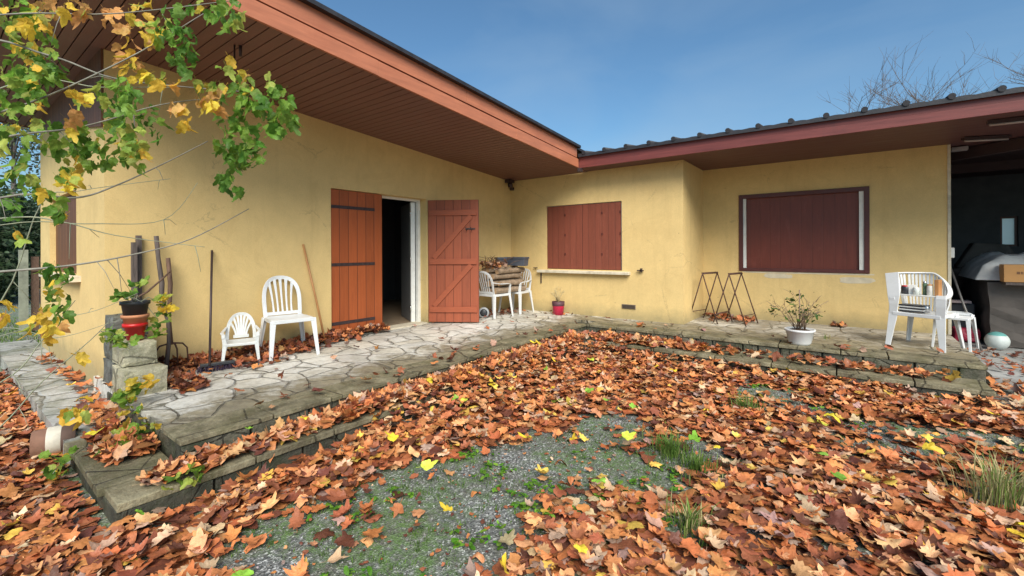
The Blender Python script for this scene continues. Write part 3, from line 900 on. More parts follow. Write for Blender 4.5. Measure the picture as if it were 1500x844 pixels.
# ------------------------------------------------------------------ plastic chairs
def monobloc(name, label, loc, rz, w=.5, dp=.48, sh=.45, bh=.92, arms=False, slats=5, mat=PLAS, group=None, fan=False, armh=.65, barrel=False):
    """faces local -y"""
    r = thing(name, label, 'chair', loc, rz, group)
    k = w / .5
    # seat: gently dished
    mb = MB(); n = 8; th = .012 * k
    top = []; bot = []
    for j in range(n + 1):
        for i in range(n + 1):
            u = i / n * 2 - 1; v = j / n * 2 - 1
            cx = u * w / 2 * (1 - .08 * max(0, v)); cy = v * dp / 2
            z = sh - .02 * k * (1 - u * u) * (1 - v * v) - (.015 * k * (v < -.9))
            top.append((cx, cy, z)); bot.append((cx, cy, z - th))
    N = (n + 1) ** 2; fs = []
    for j in range(n):
        for i in range(n):
            a = j * (n + 1) + i
            fs.append((a, a + 1, a + n + 2, a + n + 1)); fs.append((N + a, N + a + n + 1, N + a + n + 2, N + a + 1))
    rim = [i for i in range(n + 1)] + [j * (n + 1) + n for j in range(1, n + 1)] + [n * (n + 1) + i for i in range(n - 1, -1, -1)] + [j * (n + 1) for j in range(n - 1, 0, -1)]
    for a, b in zip(rim, rim[1:] + rim[:1]): fs.append((b, a, N + a, N + b))
    mb.add(top + bot, fs, False)
    hw, hd = w / 2, dp / 2
    for (p, q) in (((-hw, -hd), (hw, -hd)), ((hw, -hd), (hw * .92, hd)), ((-hw * .92, hd), (hw * .92, hd)), ((-hw, -hd), (-hw * .92, hd))):
        mb.bar((p[0], p[1], sh - .028 * k), (q[0], q[1], sh - .028 * k), .012 * k, .045 * k)
    mb.build('seat', mat, r, .004)
    # legs, folded L section
    for sx in (-1, 1):
        for sy in (-1, 1):
            tp = Vector((sx * hw * (.97 if sy < 0 else .9), sy * hd * .97, sh - .01)); ft = Vector((sx * (hw + .035 * k), sy * (hd + .05 * k), 0))
            top_ = tp
            if arms and sy < 0: top_ = Vector((sx * (hw + .01), -hd * .95, armh - .02))
            mb = MB()
            lw = 1.5 if barrel and sy < 0 else 1.
            mb.sweep([ft, ft.lerp(tp, .5) , tp] + ([top_] if top_ != tp else []), [.040 * k * lw, .052 * k * lw, .07 * k * lw] + ([.055 * k] if top_ != tp else []), .012 * k, (0, 1, 0))
            off = Vector((sx * .02 * k, 0, 0))
            mb.sweep([ft + off * .7 + Vector((0, .018 * k * -sy, 0)), tp + off + Vector((0, .024 * k * -sy, 0))], [.034 * k, .055 * k], .012 * k, (1, 0, 0))
            mb.build('leg', mat, r, .003)
    # backrest
    mb = MB()
    lean = .17
    def bp(x, z):
        """point of the back surface"""
        q = (z - sh) / (bh - sh)
        cur = .06 * k * (1 - (x / hw) ** 2)
        return Vector((x, hd * .93 + lean * (z - sh) + cur * q, z))
    if not barrel:
        arch = []
        m_ = 22
        for i in range(m_ + 1):
            a = math.pi * i / m_
            x = -math.cos(a); zz = abs(math.sin(a)) ** .62 if not fan else math.sin(a)
            x = math.copysign(abs(x) ** .8, x)
            xx = x * hw * (.88 + .08 * zz)
            arch.append(bp(xx, sh + (bh - sh) * (zz if fan else (.12 + .88 * zz))))
        arch = ([bp(-hw * .86, sh - .02)] if not fan else []) + arch + ([bp(hw * .86, sh - .02)] if not fan else [])
        mb.sweep(arch, .014 * k, .05 * k if not fan else .06 * k, [Vector((p.x, 0, p.z - sh - .1)) for p in arch])
        if fan:
            mb.bar(bp(-hw * .5, sh + .05 * k), bp(hw * .5, sh + .05 * k), .012, .06 * k)
        else:
            mb.bar(bp(-hw * .8, sh + .03 * k), bp(hw * .8, sh + .03 * k), .012, .045 * k)
        for i in range(slats):
            u = (i - (slats - 1) / 2) / (slats / 2)
            if fan:
                xb = u * hw * .38; a = math.acos(max(-1, min(1, -u * .86)))
                xt = -math.copysign(abs(math.cos(a)) ** .8, math.cos(a)) * hw * .93
                zt_ = sh + (bh - sh) * math.sin(a) * .98; xt *= -1 if False else 1
                xt = u * hw * .86
                zt_ = sh + (bh - sh) * math.sqrt(max(0, 1 - (abs(u) * .86) ** 2.5)) * .97
            else:
                xb = u * hw * .56; xt = u * hw * .74
                zt_ = sh + (bh - sh) * (.975 - .13 * u * u)
            pts = [bp(xb + (xt - xb) * q * q, (sh + .04 * k) + (zt_ - sh - .04 * k) * q) for q in (0, .25, .5, .75, 1)]
            mb.sweep(pts, [.026 * k, .022 * k, .024 * k, .03 * k, .04 * k] if not fan else [.03 * k, .03 * k, .034 * k, .038 * k, .04 * k], .009 * k, (0, 1, 0))
        mb.build('backrest', mat, r, .003)
        if arms:
            for sx in (-1, 1):
                za = armh
                pts = [bp(sx * hw * .93, armh + .03), Vector((sx * (hw + .02), hd * .3, za)), Vector((sx * (hw + .025), -hd * .5, za)), Vector((sx * (hw + .01), -hd * .95, za - .015)), Vector((sx * (hw + .01), -hd * 1.0, za - .05))]
                MB().sweep(pts, [.04 * k, .05 * k, .055 * k, .055 * k, .05 * k], .014 * k, (0, 0, 1)).build('armrest', mat, r, .004)
    else:
        # tub back: one rail wraps round and drops to the right arm, slats below it
        rail = []
        m_ = 30
        for i in range(m_ + 1):
            a = math.pi * (i / m_)
            x = -math.cos(a) * (hw + .02); s_ = math.sin(a)
            yb = -hd * (.55 if a < 1.57 else .95) + (hd * (1.6 if a < 1.57 else 2.0)) * s_ ** .7
            q = max(0., (i / m_ - .5) / .5)
            z = bh - (bh - armh - .01) * (q * q * (3 - 2 * q)) ** .8
            rail.append(Vector((x * (1.08 if a < .6 else 1), yb, z)))
        mb.sweep(rail, .05, .016, [Vector((p.x * .8, p.y + .1, .9)) for p in rail])
        ns = 19
        for i in range(ns):
            q = .06 + .84 * i / (ns - 1)
            p = rail[int(q * m_)].lerp(rail[min(m_, int(q * m_) + 1)], q * m_ - int(q * m_))
            b = Vector((max(-hw, min(hw, p.x)) * .84, max(-hd * .7, min(p.y * .86, hd * .92)), sh))
            mb.sweep([b, b.lerp(p, .5) + Vector((p.x * .03, .012, 0)), p], [.020, .022, .026], .009, (p.x, p.y + .3, 0))
        mb.build('backrest', mat, r, .003)
        ups = [Vector((.0, -1, .15))] * 4
        MB().sweep([Vector((-hw * .98, -hd * .98, sh - .03)), Vector((-hw * .96, -hd * .97, sh + .1)), Vector((-hw * .98, -hd * .92, armh)), Vector((-hw * 1.18, -hd * .62, bh + .01))], [.08, .10, .13, .15], .012, ups).build('armrest', mat, r, .004)
        MB().sweep([Vector((hw * .98, -hd * .98, sh - .03)), Vector((hw * 1.0, -hd * 1.0, sh + .1)), Vector((hw * 1.0, -hd * .98, armh)), Vector((hw * 1.0, -hd * .93, armh + .04))], [.09, .10, .10, .09], .012, ups).build('armrest', mat, r, .004)
    return r


monobloc('plastic_chair', 'tall armless white plastic chair with slatted back against the yellow wall', (-5.47, 2.69, .30), R(80), w=.46, dp=.44, sh=.46, bh=.93, slats=5, mat=PLAS)
monobloc('child_chair', 'small child sized white plastic armchair with fan shaped slats beside the broom', (-5.50, 2.17, .30), R(68), w=.31, dp=.28, sh=.25, bh=.53, arms=True, armh=.36, slats=7, mat=PLASK, fan=True)
monobloc('plastic_chair', 'white plastic armchair with slatted back partly hidden by the open shutter', (-5.42, 6.60, .30), R(176), w=.44, dp=.44, sh=.44, bh=.86, arms=True, armh=.63, slats=5, mat=PLAS, group='white armchairs holding the woodpile')
monobloc('plastic_chair', 'white plastic armchair nearest the inner corner, below the grey planter', (-5.40, 7.30, .30), R(4), w=.44, dp=.44, sh=.44, bh=.86, arms=True, armh=.63, slats=5, mat=PLAS, group='white armchairs holding the woodpile')
cA = Vector((.435, 7.615)); cB = Vector((.912, 7.386))
cm = (cA + cB) / 2; ca = math.atan2(cB.y - cA.y, cB.x - cA.x)
cc_ = cm + Vector((-math.sin(ca), math.cos(ca))) * .29
tub = monobloc('tub_chair', 'white plastic tub armchair loaded with jars at the end of the terrace', (cc_.x, cc_.y, .30), ca, w=.48, dp=.48, sh=.44, bh=.93, arms=True, armh=.64, mat=PLAS, barrel=True)
cs, sn = math.cos(ca), math.sin(ca)
def L2W(x, y, z): return (cc_.x + x * cs - y * sn, cc_.y + x * sn + y * cs, .30 + z)
monobloc('plastic_stool', 'low white plastic stool standing behind the tub armchair', L2W(.22, .22, 0), ca + .1, w=.3, dp=.3, sh=.40, bh=.43, slats=1, mat=PLAS)['category'] = 'stool'

# things on the tub chair
o = MB().box(-.25, .25, -.05, .12, 0, .016).build('board', WHT, None, .002)
o.location = L2W(0, -.17, .652); o.rotation_euler = (0, 0, ca)
tag(o, 'white board laid across the arms of the tub armchair', 'board')
GLS = glassy('jar_glass', (.55, .58, .55), .08)
def jar(name, label, lx, ly, lz, r, h, mat, lid, cat='jar', group=None):
    t_ = thing(name, label, cat, L2W(lx, ly, lz), 0, group)
    MB().lathe([(0, 0), (r, 0), (r, h * .8), (r * .8, h * .9), (r * .8, h)], n=16).build('body', mat, t_)
    MB().lathe([(r * .84, h * .88), (r * .86, h), (0, h + .001)], n=16).build('lid', lid, t_)
    return t_
jar('jar', 'squat red lidded jar at the left end of the board', -.15, -.12, .669, .045, .11, BLACKP, REDP)
jar('jar', 'clear glass jar in the middle of the board', -.03, -.14, .669, .035, .09, GLS, WHT)
jar('bottle', 'thin green glass bottle on the board', .04, -.10, .669, .022, .17, glassy('green_glass', (.10, .16, .10), .08), STEEL, 'bottle')
jar('jar', 'pale jar with brown contents right of the green bottle', .10, -.13, .669, .03, .14, CLOTH, WOODH)
jar('tin_can', 'shiny steel tin can on the seat of the tub armchair', .04, -.08, .445, .04, .09, STEEL, STEEL, 'can')
o = MB().box(-.06, .03, -.03, .03, 0, .12).build('carton', WHT, None, .002); o.location = L2W(-.07, -.10, .669); o.rotation_euler = (0, 0, ca + .2)
tag(o, 'small white carton beside the red lidded jar', 'carton')
o = MB().box(-.02, .02, -.05, .05, 0, .2).build('wooden_block', WOODH, None, .002); o.location = L2W(.17, -.10, .669); o.rotation_euler = (0, 0, ca)
tag(o, 'upright wooden block at the right end of the board', 'block')
o = thing('magazine_stack', 'stack of dark and white magazines on the tub chair seat', 'magazines', L2W(-.08, -.08, .445), ca)
for k in range(5):
    MB().box(-.13 + .006 * (k % 3), .13, -.09, .09, k * .018, k * .018 + .015).build('magazine', (BLACKP, WHT)[k % 2], o)

# ------------------------------------------------------------------ woodpile, planters, wheel
LG = [((-5.42, 6.42, .80), (-5.36, 7.42, .82), .075), ((-5.28, 6.45, .80), (-5.24, 7.35, .80), .07), ((-5.58, 6.45, .8), (-5.52, 7.4, .8), .075),
      ((-5.36, 6.38, .94), (-5.32, 7.36, .94), .075), ((-5.52, 6.42, .94), (-5.47, 7.38, .95), .07), ((-5.25, 6.55, .93), (-5.20, 7.2, .93), .055),
      ((-5.44, 6.4, 1.07), (-5.38, 7.3, 1.08), .07), ((-5.3, 6.42, 1.06), (-5.26, 7.25, 1.07), .06), ((-5.4, 6.4, 1.19), (-5.36, 7.25, 1.195), .065), ((-5.52, 6.42, 1.18), (-5.5, 7.2, 1.18), .06), ((-5.25, 6.5, 1.16), (-5.22, 7.3, 1.175), .055)]
END = simple('cut_wood', (.42, .27, .15), .8, .2, 20)
for k, (a, b, r_) in enumerate(LG):
    a = Vector(a); b = Vector(b); r_ *= .92
    o = thing('log', 'rough split log in the pile across the two white armchairs', 'log', a, 0, 'logs piled across the white chairs')
    d = b - a
    n = 7; pts = [d * (i / n) + Vector((random.uniform(-.008, .008), 0, random.uniform(-.006, .006))) for i in range(n + 1)]
    MB().tube(pts, [r_ * random.uniform(.9, 1.05) for _ in pts], 9, False).build('bark', LOGW, o)
    dn = d.normalized()
    for e_, s_ in ((pts[0], -1), (pts[-1], 1)):
        MB().tube([e_ + dn * s_ * .0005, e_ + dn * s_ * .004], r_ * .86, 9, False).build('cut_end', END, o)


def planter(label, p, L, wd, h, rz, mat=GREYP):
    o = thing('planter', label, 'planter', p, rz)
    w1 = wd * .42; l1 = L * .47
    MB().hexa([(-l1, -w1, 0), (l1, -w1, 0), (l1, w1, 0), (-l1, w1, 0), (-L / 2, -wd / 2, h), (L / 2, -wd / 2, h), (L / 2, wd / 2, h), (-L / 2, wd / 2, h)]).build('trough', mat, o, .006)
    MB().box(-L / 2 - .008, L / 2 + .008, -wd / 2 - .008, -wd / 2 + .012, h - .03, h + .004).box(-L / 2 - .008, L / 2 + .008, wd / 2 - .012, wd / 2 + .008, h - .03, h + .004)\
        .box(-L / 2 - .008, -L / 2 + .012, -wd / 2 + .012, wd / 2 - .012, h - .03, h + .004).box(L / 2 - .012, L / 2 + .008, -wd / 2 + .012, wd / 2 - .012, h - .03, h + .004).build('rim', mat, o, .003)
    MB().box(-L / 2 + .02, L / 2 - .02, -wd / 2 + .02, wd / 2 - .02, h, h + .002).build('soil', SOIL, o)
    return o


planter('dark grey rectangular planter balanced on the logs nearest the small window', (-5.25, 7.12, 1.255), .44, .2, .17, R(8))
planter('dark grey planter on the logs, left and behind the other planter', (-5.50, 7.0, 1.27), .3, .18, .15, R(60))
o = thing('wheel', 'small grey wheel with a dark hub standing under the white chairs', 'wheel', (-5.40, 6.28, .405), R(37))
MB().lathe([(.07, -.03), (.1, -.025), (.1, .025), (.07, .03)], n=24, mat=Matrix.Rotation(R(90), 3, 'X')).build('tyre', simple('grey_tyre', (.3, .31, .32), .6, .1, 9), o)
MB().lathe([(0, -.035), (.04, -.03), (.072, -.015), (.072, .015), (.04, .03), (0, .035)], n=24, mat=Matrix.Rotation(R(90), 3, 'X')).build('hub', BLACKP, o)

o = thing('brushwood', 'tangle of dry twigs and dead leaves heaped on top of the woodpile', 'brushwood', (-5.42, 6.55, 1.24))
mb = MB()
for _ in range(46):
    a = Vector((random.uniform(-.18, .18), random.uniform(-.2, .35), random.uniform(0, .1)))
    e_ = a + Vector((random.uniform(-.25, .25), random.uniform(-.3, .3), random.uniform(0, .16)))
    mb.tube([a, a.lerp(e_, .5) + Vector((0, 0, .03)), e_], [.006, .005, .003], 5)
mb.build('twigs', WOODR, o)
n = 130
bake('dead_leaves', LOB, rng.normal(0, 1, (n, 3)) * [.1, .18, .03] + [0, 0, .05], rots(rng.uniform(0, 6.28, n), rng.uniform(0, 1.2, n), rng.uniform(0, 6.28, n)), rng.uniform(.03, .07, n), palette(n, AUT, AUTW_TAN, .2), LITTER, o)
# repair patches of bare plaster under the large window
for (xa, xb, za, zb) in ((-1.2, -.75, 1.05, 1.13), (-.1, .35, 1.0, 1.1), (c0 - .01, c1 + .02, 1.135, 1.163)):
    P_ = []
    for i in range(14):
        a = 2 * math.pi * i / 14
        f_ = 1 + random.uniform(-.14, .1)
        P_.append(((xa + xb) / 2 + (xb - xa) / 2 * f_ * math.copysign(abs(math.cos(a)) ** .5, math.cos(a)), (za + zb) / 2 + (zb - za) / 2 * f_ * math.copysign(abs(math.sin(a)) ** .5, math.sin(a))))
    P(MB().prism(P_, 'y', WC2 - .003, WC2 + .001).build('plaster_patch', PALE))

# ------------------------------------------------------------------ trestles
def trestle(label, p, rz):
    o = thing('trestle', label, 'trestle', p, rz, 'rusty folding trestles')
    H, L, S = .85, .46, .27
    MB().tube([(-.01, 0, H), (-.01, L, H)], .011, 8).build('top_rail', RUST, o)
    MB().tube([(.012, 0, H - .01), (.012, L, H - .01)], .011, 8).build('top_rail', RUST, o)
    for yy in (0, L):
        for s_ in (-1, 1):
            MB().tube([(s_ * -.008, yy + .004 * s_, H + .01), (s_ * S, yy, .0)], .010, 7).build('leg', RUST, o)
    for s_ in (-1, 1):
        z = .16; xx = s_ * S * (1 - z / H)
        MB().tube([(xx, 0, z), (xx, L, z)], .007, 6).build('stretcher', RUST, o)
    return o


trestle('left one of two rusty metal trestles beside the recessed wall corner', (-2.00, 8.15, .30), R(-18))
trestle('right one of two rusty metal trestles, nearer the potted shrub', (-1.58, 8.15, .30), R(-14))

# ------------------------------------------------------------------ tools against the wall
def broom():
    t_ = thing('broom', 'dark broom with purple black bristles leaning on the wall left of the small chair', 'broom')
    a = Vector((WA + .02, 1.995, 1.577)); b = Vector((-5.33, 1.80, .37))
    MB().tube([a, a.lerp(b, .5), b], .0125, 8).build('handle', IRON, t_)
    h0 = at(292, 541, Z=.34); h1 = at(343, 534, Z=.34)
    MB().bar((h0.x, h0.y, .375), (h1.x, h1.y, .375), .055, .03).build('head', BLACKP, t_, .005)
    mb = MB(); dd = (h1 - h0)
    for i in range(90):
        q = random.random(); c_ = h0 + dd * q + Vector((random.uniform(-.02, .02), random.uniform(-.02, .02), 0))
        mb.bar((c_.x, c_.y, .365), (c_.x + random.uniform(-.02, .02), c_.y + random.uniform(-.02, .02), .305), .006, .006)
    mb.build('bristles', PURP, t_)
broom()
o = MB().tube([(WA + .015, 3.069, 1.656), (-5.74, 3.19, .95), (-5.66, 3.29, .30)], [.013, .014, .014], 9).build('wooden_pole', WOODH)
tag(o, 'orange brown wooden pole leaning behind the tall white chair', 'pole')
fk = thing('garden_fork', 'old garden fork standing tines down against the wall by the stone blocks', 'fork')
a = at(246, 378, X=-5.74); b = at(250, 505, X=-5.66)
MB().tube([a, a.lerp(b, .3) + Vector((0, .012, 0)), a.lerp(b, .7) + Vector((0, -.01, 0)), b], [.02, .022, .018, .02], 9).build('handle', WOODR, fk)
mb = MB()
bz0_ = b.z
for i in range(4):
    u = (i - 1.5) / 1.5
    mb.tube([(b.x, b.y, bz0_ + .02), (b.x + .005, b.y + u * .10, bz0_ - .0), (b.x + .02, b.y + u * .135, bz0_ - .05), (b.x + .05, b.y + u * .14, .30)], [.009, .009, .008, .004], 7)
mb.build('tines', RUST, fk)
def stick(label, pts, r_, mat, name='stick', cat='stick', group=None):
    o = MB().tube(pts, r_, 8).build(name, mat); tag(o, label, cat, group); return o
stick('gnarled brown branch leaning on the wall left of the fork handle', [at(229, 346, X=-5.76), at(232, 380, X=-5.74), at(237, 415, X=-5.73), at(236, 440, X=-5.71), at(246, 470, X=-5.68), at(247, 500, X=-5.66), (-5.62, 1.5, .3)], [.022, .02, .024, .022, .02, .02, .022], WOODG)
stick('thin bent stick propped diagonally between the pot and the fork', [at(249, 398, X=-5.66), at(236, 410, X=-5.6), at(215, 428, X=-5.5), at(200, 436, X=-5.4)], [.008, .009, .01, .009], WOODR)
ps = at(204, 345, X=-5.78); o = MB().box(-.02, .02, -.022, .022, 0, ps.z - .3).build('wooden_post', WOODG); o.location = (-5.80, ps.y, .30)
tag(o, 'taller slim grey wooden post behind the stacked flower pots', 'post')
ps = at(199, 355, X=-5.70); o = MB().box(-.025, .025, -.02, .02, 0, ps.z - .3).build('wooden_post', WOODG); o.location = (-5.72, ps.y - .01, .30)
tag(o, 'shorter weathered wooden post just left of the taller one behind the pots', 'post')

# ------------------------------------------------------------------ stepped stone blocks
def rockbox(mb, x0, x1, y0, y1, z0, z1, amp=.012, n=5):
    """cut stone with uneven faces"""
    import itertools
    vs = {}; fs = []
    def vid(i, j, k):
        key = (i, j, k)
        if key not in vs:
            p = Vector((x0 + (x1 - x0) * i / n, y0 + (y1 - y0) * j / n, z0 + (z1 - z0) * k / n))
            q = Vector((mnoise.noise(p * 9 + Vector((1, 0, 0))), mnoise.noise(p * 9 + Vector((7, 3, 0))), mnoise.noise(p * 9 + Vector((0, 5, 9))))) * amp
            # round the corners
            c = Vector(((x0 + x1) / 2, (y0 + y1) / 2, (z0 + z1) / 2))
            e_ = sum(t in (0, n) for t in (i, j, k))
            if e_ >= 2: p = p + (c - p).normalized() * .012
            vs[key] = (len(vs), p + q)
        return vs[key][0]
    for a, b in itertools.product(range(n), range(n)):
        for s_ in (0, n):
            for q in ([(s_, a, b), (s_, a + 1, b), (s_, a + 1, b + 1), (s_, a, b + 1)], [(a, s_, b), (a, s_, b + 1), (a + 1, s_, b + 1), (a + 1, s_, b)], [(a, b, s_), (a + 1, b, s_), (a + 1, b + 1, s_), (a, b + 1, s_)]):
                q = [vid(*t_) for t_ in q]
                fs.append(tuple(q if s_ else q[::-1]))
    return mb.add([v[1] for v in vs.values()], fs, False)
for (bx_, lb, mt) in (((-5.40, -4.94, 1.03, 1.34, .296, .53), 'wide pale stone block at the bottom of the stepped stack', BLOCKL),
                      ((-5.48, -5.11, 1.05, 1.31, .533, .745), 'middle stone block of the stepped stack, carrying the flower pots', BLOCKL),
                      ((-5.82, -5.42, 1.05, 1.34, .296, .53), 'dark weathered stone block at the bottom against the house corner', BLOCKD),
                      ((-5.82, -5.50, 1.06, 1.33, .533, .75), 'dark stone block in the second course against the house corner', BLOCKD),
                      ((-5.81, -5.46, 1.06, 1.33, .753, .955), 'topmost grey stone block at the house corner', BLOCKD)):
    o = rockbox(MB(), *bx_).build('stone_block', mt); tag(o, lb, 'stone block', 'stepped stone blocks at the house corner')

# ------------------------------------------------------------------ pots
def potprof(r0, r1, h, rim=.02):
    return [(0, 0), (r0, 0), (r0 + (r1 - r0) * .8, h * .8), (r1 + rim * .4, h * .8), (r1 + rim * .4, h), (r1 - .012, h), (r1 - .02, h * .85), (0, h * .85)]
px_, py_ = -5.27, 1.18
pz_ = .755
for (z, r0, r1, h, mt, nm, lb) in ((0, .062, .086, .15, REDP, 'flower_pot', 'red plastic flower pot at the bottom of the nested stack'),
                                   (.10, .07, .096, .13, TERRA, 'flower_pot', 'terracotta flower pot in the middle of the nested stack'),
                                   (.20, .082, .104, .155, BLACKP, 'flower_pot', 'black flower pot holding a leafy plant on top of the nested stack')):
    o = MB().lathe(potprof(r0, r1, h), (px_, py_, pz_ + z), 28).build(nm, mt)
    tag(o, lb, 'flower pot', 'nested flower pots on the stone blocks')
PZT = pz_ + .20 + .13

o = thing('flower_pot', 'short magenta pot with dark rim and dry twigs below the small window', 'flower pot', (-4.50, 7.46, .30))
MB().lathe([(0, 0), (.10, 0), (.115, .18), (.115, .181)], n=26).build('pot_body', MAGP, o)
MB().lathe([(.116, .178), (.122, .185), (.125, .26), (.11, .26), (.1, .22), (0, .22)], n=26).build('rim', simple('dark_rim', (.08, .03, .04), .6), o)
mb = MB()
DRY = simple('dry_stem', (.42, .33, .17), .8, .2, 9)
for i in range(16):
    an = random.uniform(0, 6.28); e_ = Vector((math.cos(an), math.sin(an), 0)) * random.uniform(.05, .22); h = random.uniform(.2, .34)
    mb.tube([(0, 0, .2), e_ * .35 + Vector((0, 0, .22 + h * .5)), e_ + Vector((0, 0, .22 + h))], [.006, .005, .003], 4)
    for _ in range(3):
        q = e_ * random.uniform(.5, 1) + Vector((0, 0, .22 + h * random.uniform(.6, .95)))
        mb.tube([q, q + Vector((random.uniform(-.06, .06), random.uniform(-.06, .06), random.uniform(.0, .07)))], .0018, 4)
mb.build('dry_twigs', DRY, o)

WP = Vector((-.50, 6.98, .30))
o = thing('potted_shrub', 'sparse shrub with few green leaves in a white plastic bowl pot on the terrace edge', 'potted plant', WP)
MB().lathe([(0, 0), (.11, 0), (.13, .03), (.16, .17), (.178, .18), (.178, .205), (.16, .205), (.155, .17), (0, .17)], n=30).build('pot', PLAS, o)
MB().lathe([(0, .2), (.1, .195), (.156, .175)], n=20).build('soil', SOIL, o)
mb = MB(); tips = []
for i in range(20):
    an = random.uniform(0, 6.28); sp = random.uniform(.05, .42); h = random.uniform(.18, .52) * (1.15 - sp)
    p0 = Vector((random.uniform(-.06, .06), random.uniform(-.06, .06), .18)); e_ = Vector((math.cos(an) * sp, math.sin(an) * sp, .2 + h))
    mid = p0.lerp(e_, .5) + Vector((random.uniform(-.04, .04), random.uniform(-.04, .04), .06))
    mb.tube([p0, mid, e_], [.005, .0035, .002], 5); tips += [e_, mid]
    for _ in range(5):
        q = p0.lerp(e_, random.uniform(.3, 1)); e2 = q + Vector((random.uniform(-.12, .12), random.uniform(-.12, .12), random.uniform(-.02, .13)))
        mb.tube([q, q.lerp(e2, .5) + Vector((0, 0, .01)), e2], [.003, .002, .001], 4); tips.append(e2)
mb.tube([(0, 0, .15), (.0, 0, .72)], .008, 6)
mb.build('stems', simple('pale_stem', (.22, .15, .1), .7, .2, 9), o)
tips = np.array([tuple(t_) for t_ in tips])
n = 90
ctr = tips[rng.integers(0, len(tips), n)] + rng.normal(0, .012, (n, 3))
for cpx in ((1130, 455), (1157, 441), (1195, 462)):
    c_ = at(*cpx, Y=6.95) - WP
    ctr = np.vstack([ctr, np.array(tuple(c_)) + rng.normal(0, .028, (16, 3))])
n = len(ctr)
bake('foliage', OV, ctr, rots(rng.uniform(0, 6.28, n), rng.uniform(.2, 1.3, n), rng.uniform(0, 6.28, n)), rng.uniform(.012, .034, n), palette(n, [(.07, .15, .03), (.12, .19, .05), (.2, .14, .06)], [5, 3, 1]), LEAF, o)

# terracotta drum lying by the path
o = thing('pot_drum', 'brown and cream banded clay pot lying on its side by the path', 'flower pot', (-4.83, .60, .13), R(76))
mt = Matrix.Rotation(R(90), 3, 'Y')
MB().lathe([(.0, -.12), (.094, -.12), (.10, -.04)], n=26, mat=mt).build('pot_body', TERRA2 if 'TERRA2' in globals() else simple('brown_clay', (.22, .11, .07), .8, .25, 9, .2, dirt=(.1, .07, .05)), o)
MB().lathe([(.1005, -.04), (.103, -.036), (.103, .036), (.1015, .04)], n=26, mat=mt).build('painted_band', simple('cream_band', (.6, .55, .45), .7, .12, 8, .1, dirt=(.3, .25, .2)), o)
MB().lathe([(.101, .04), (.106, .12), (.09, .12), (.08, .02), (0, -.02)], n=26, mat=mt).build('rim', simple('dark_clay', (.10, .06, .045), .8, .25, 9, .2), o)

# ------------------------------------------------------------------ carport contents
o = thing('storage_bench', 'large dark tarpaulin covered bench standing in the carport', 'bench', (0, 0, 0))
mb = MB(); rockbox(mb, 1.62, 3.6, 9.2, 10.9, .15, 1.08, .03, 8); mb.build('tarpaulin', TARP, o)
o = MB()
def pillow(mb, x0, x1, y0, y1, z0, z1, n=14, amp=.05):
    V_ = []; F_ = []
    for j in range(n + 1):
        for i in range(n + 1):
            u, v = i / n, j / n; x = x0 + (x1 - x0) * u; y = y0 + (y1 - y0) * v
            e_ = (min(u, 1 - u, v, 1 - v) * 6); e_ = min(1, e_) ** .5
            V_.append((x, y, z0 + (z1 - z0) * e_ + amp * mnoise.noise((x * 4, y * 4, 1)) * e_))
    for j in range(n):
        for i in range(n):
            a = j * (n + 1) + i; F_.append((a, a + 1, a + n + 2, a + n + 1))
    mb.add(V_, F_, True)
    return mb
mb = pillow(MB(), 1.5, 3.4, 9.2, 10.6, 1.10, 1.46, 22, .12); mb.box(1.7, 3.36, 9.29, 10.56, 1.10, 1.13)
tag(mb.build('blanket', CLOTH), 'crumpled pale blanket heaped on the covered bench', 'blanket')
bp_ = at(1466, 412, Y=9.15)
o = MB().box(bp_.x, bp_.x + .5, 9.0, 9.24, 1.09, 1.33).build('cardboard_box', CARD, None, .003); tag(o, 'orange cardboard box on the front edge of the covered bench', 'box')
mb = MB().box(bp_.x + .1, bp_.x + .26, 8.9975, 8.9995, 1.19, 1.2)
mk = MB()
for k, (u, w_) in enumerate(((.12, .03), (.16, .015), (.185, .03), (.225, .02))):
    mk.box(bp_.x + u, bp_.x + u + w_, 8.997, 8.9995, 1.2, 1.235)
mk.build('printing', simple('box_print', (.2, .1, .05), .8), o)
# support for overhang of the box: a shelf in front of the bench
o = MB().box(1.75, 3.4, 8.98, 9.25, 1.05, 1.086).build('shelf_board', WOODG); tag(o, 'dark shelf board along the front of the covered bench', 'shelf')
mb = MB(); c_ = at(1440, 350, Y=11.2)
o = MB().prism([(c_.x - .35, 1.2), (c_.x + .5, 1.2), (c_.x + .3, 1.62), (c_.x - .12, 1.66)], 'y', 11.15, 11.5).box(c_.x - .4, c_.x + 1.0, 11.1, 11.55, .15, 1.2).build('old_armchair', TARP, None, .04)
tag(o, 'dark bulky shape of stored furniture behind the blanket', 'furniture')
bl = thing('ball', 'faded teal and white beach ball on the carport floor', 'ball', (1.66, 8.95, .15 + .125))
rB = .125
MB().lathe([(rB * math.sin(R(a)), rB * -math.cos(R(a))) for a in range(0, 131, 10)], n=24).build('white_panel', simple('ball_white', (.55, .6, .58), .5, .15, 8), bl)
MB().lathe([(rB * 1.002 * math.sin(R(a)), rB * -1.002 * math.cos(R(a))) for a in range(130, 181, 10)], n=24).build('teal_panel', simple('ball_teal', (.14, .38, .36), .5, .15, 8), bl)
mb = rockbox(MB(), 1.28, 1.58, 9.35, 9.65, .15, .36, .04, 5)
tag(mb.build('bag', simple('crimson_bag', (.28, .012, .04), .6, .2, 6), None, .02), 'crumpled crimson bag on the carport floor by the house corner', 'bag')
mb = MB().box(1.24, 1.55, 9.55, 9.95, .15, .72); tag(mb.build('storage_crate', BLACKP, None, .02), 'black storage crate behind the crimson bag', 'crate')
o = MB().box(1.23, 1.5, 9.5, 9.75, .725, .76).build('plank', simple('pinkish_plank', (.45, .35, .34), .8)); tag(o, 'short pale plank lying on the black storage crate', 'plank')
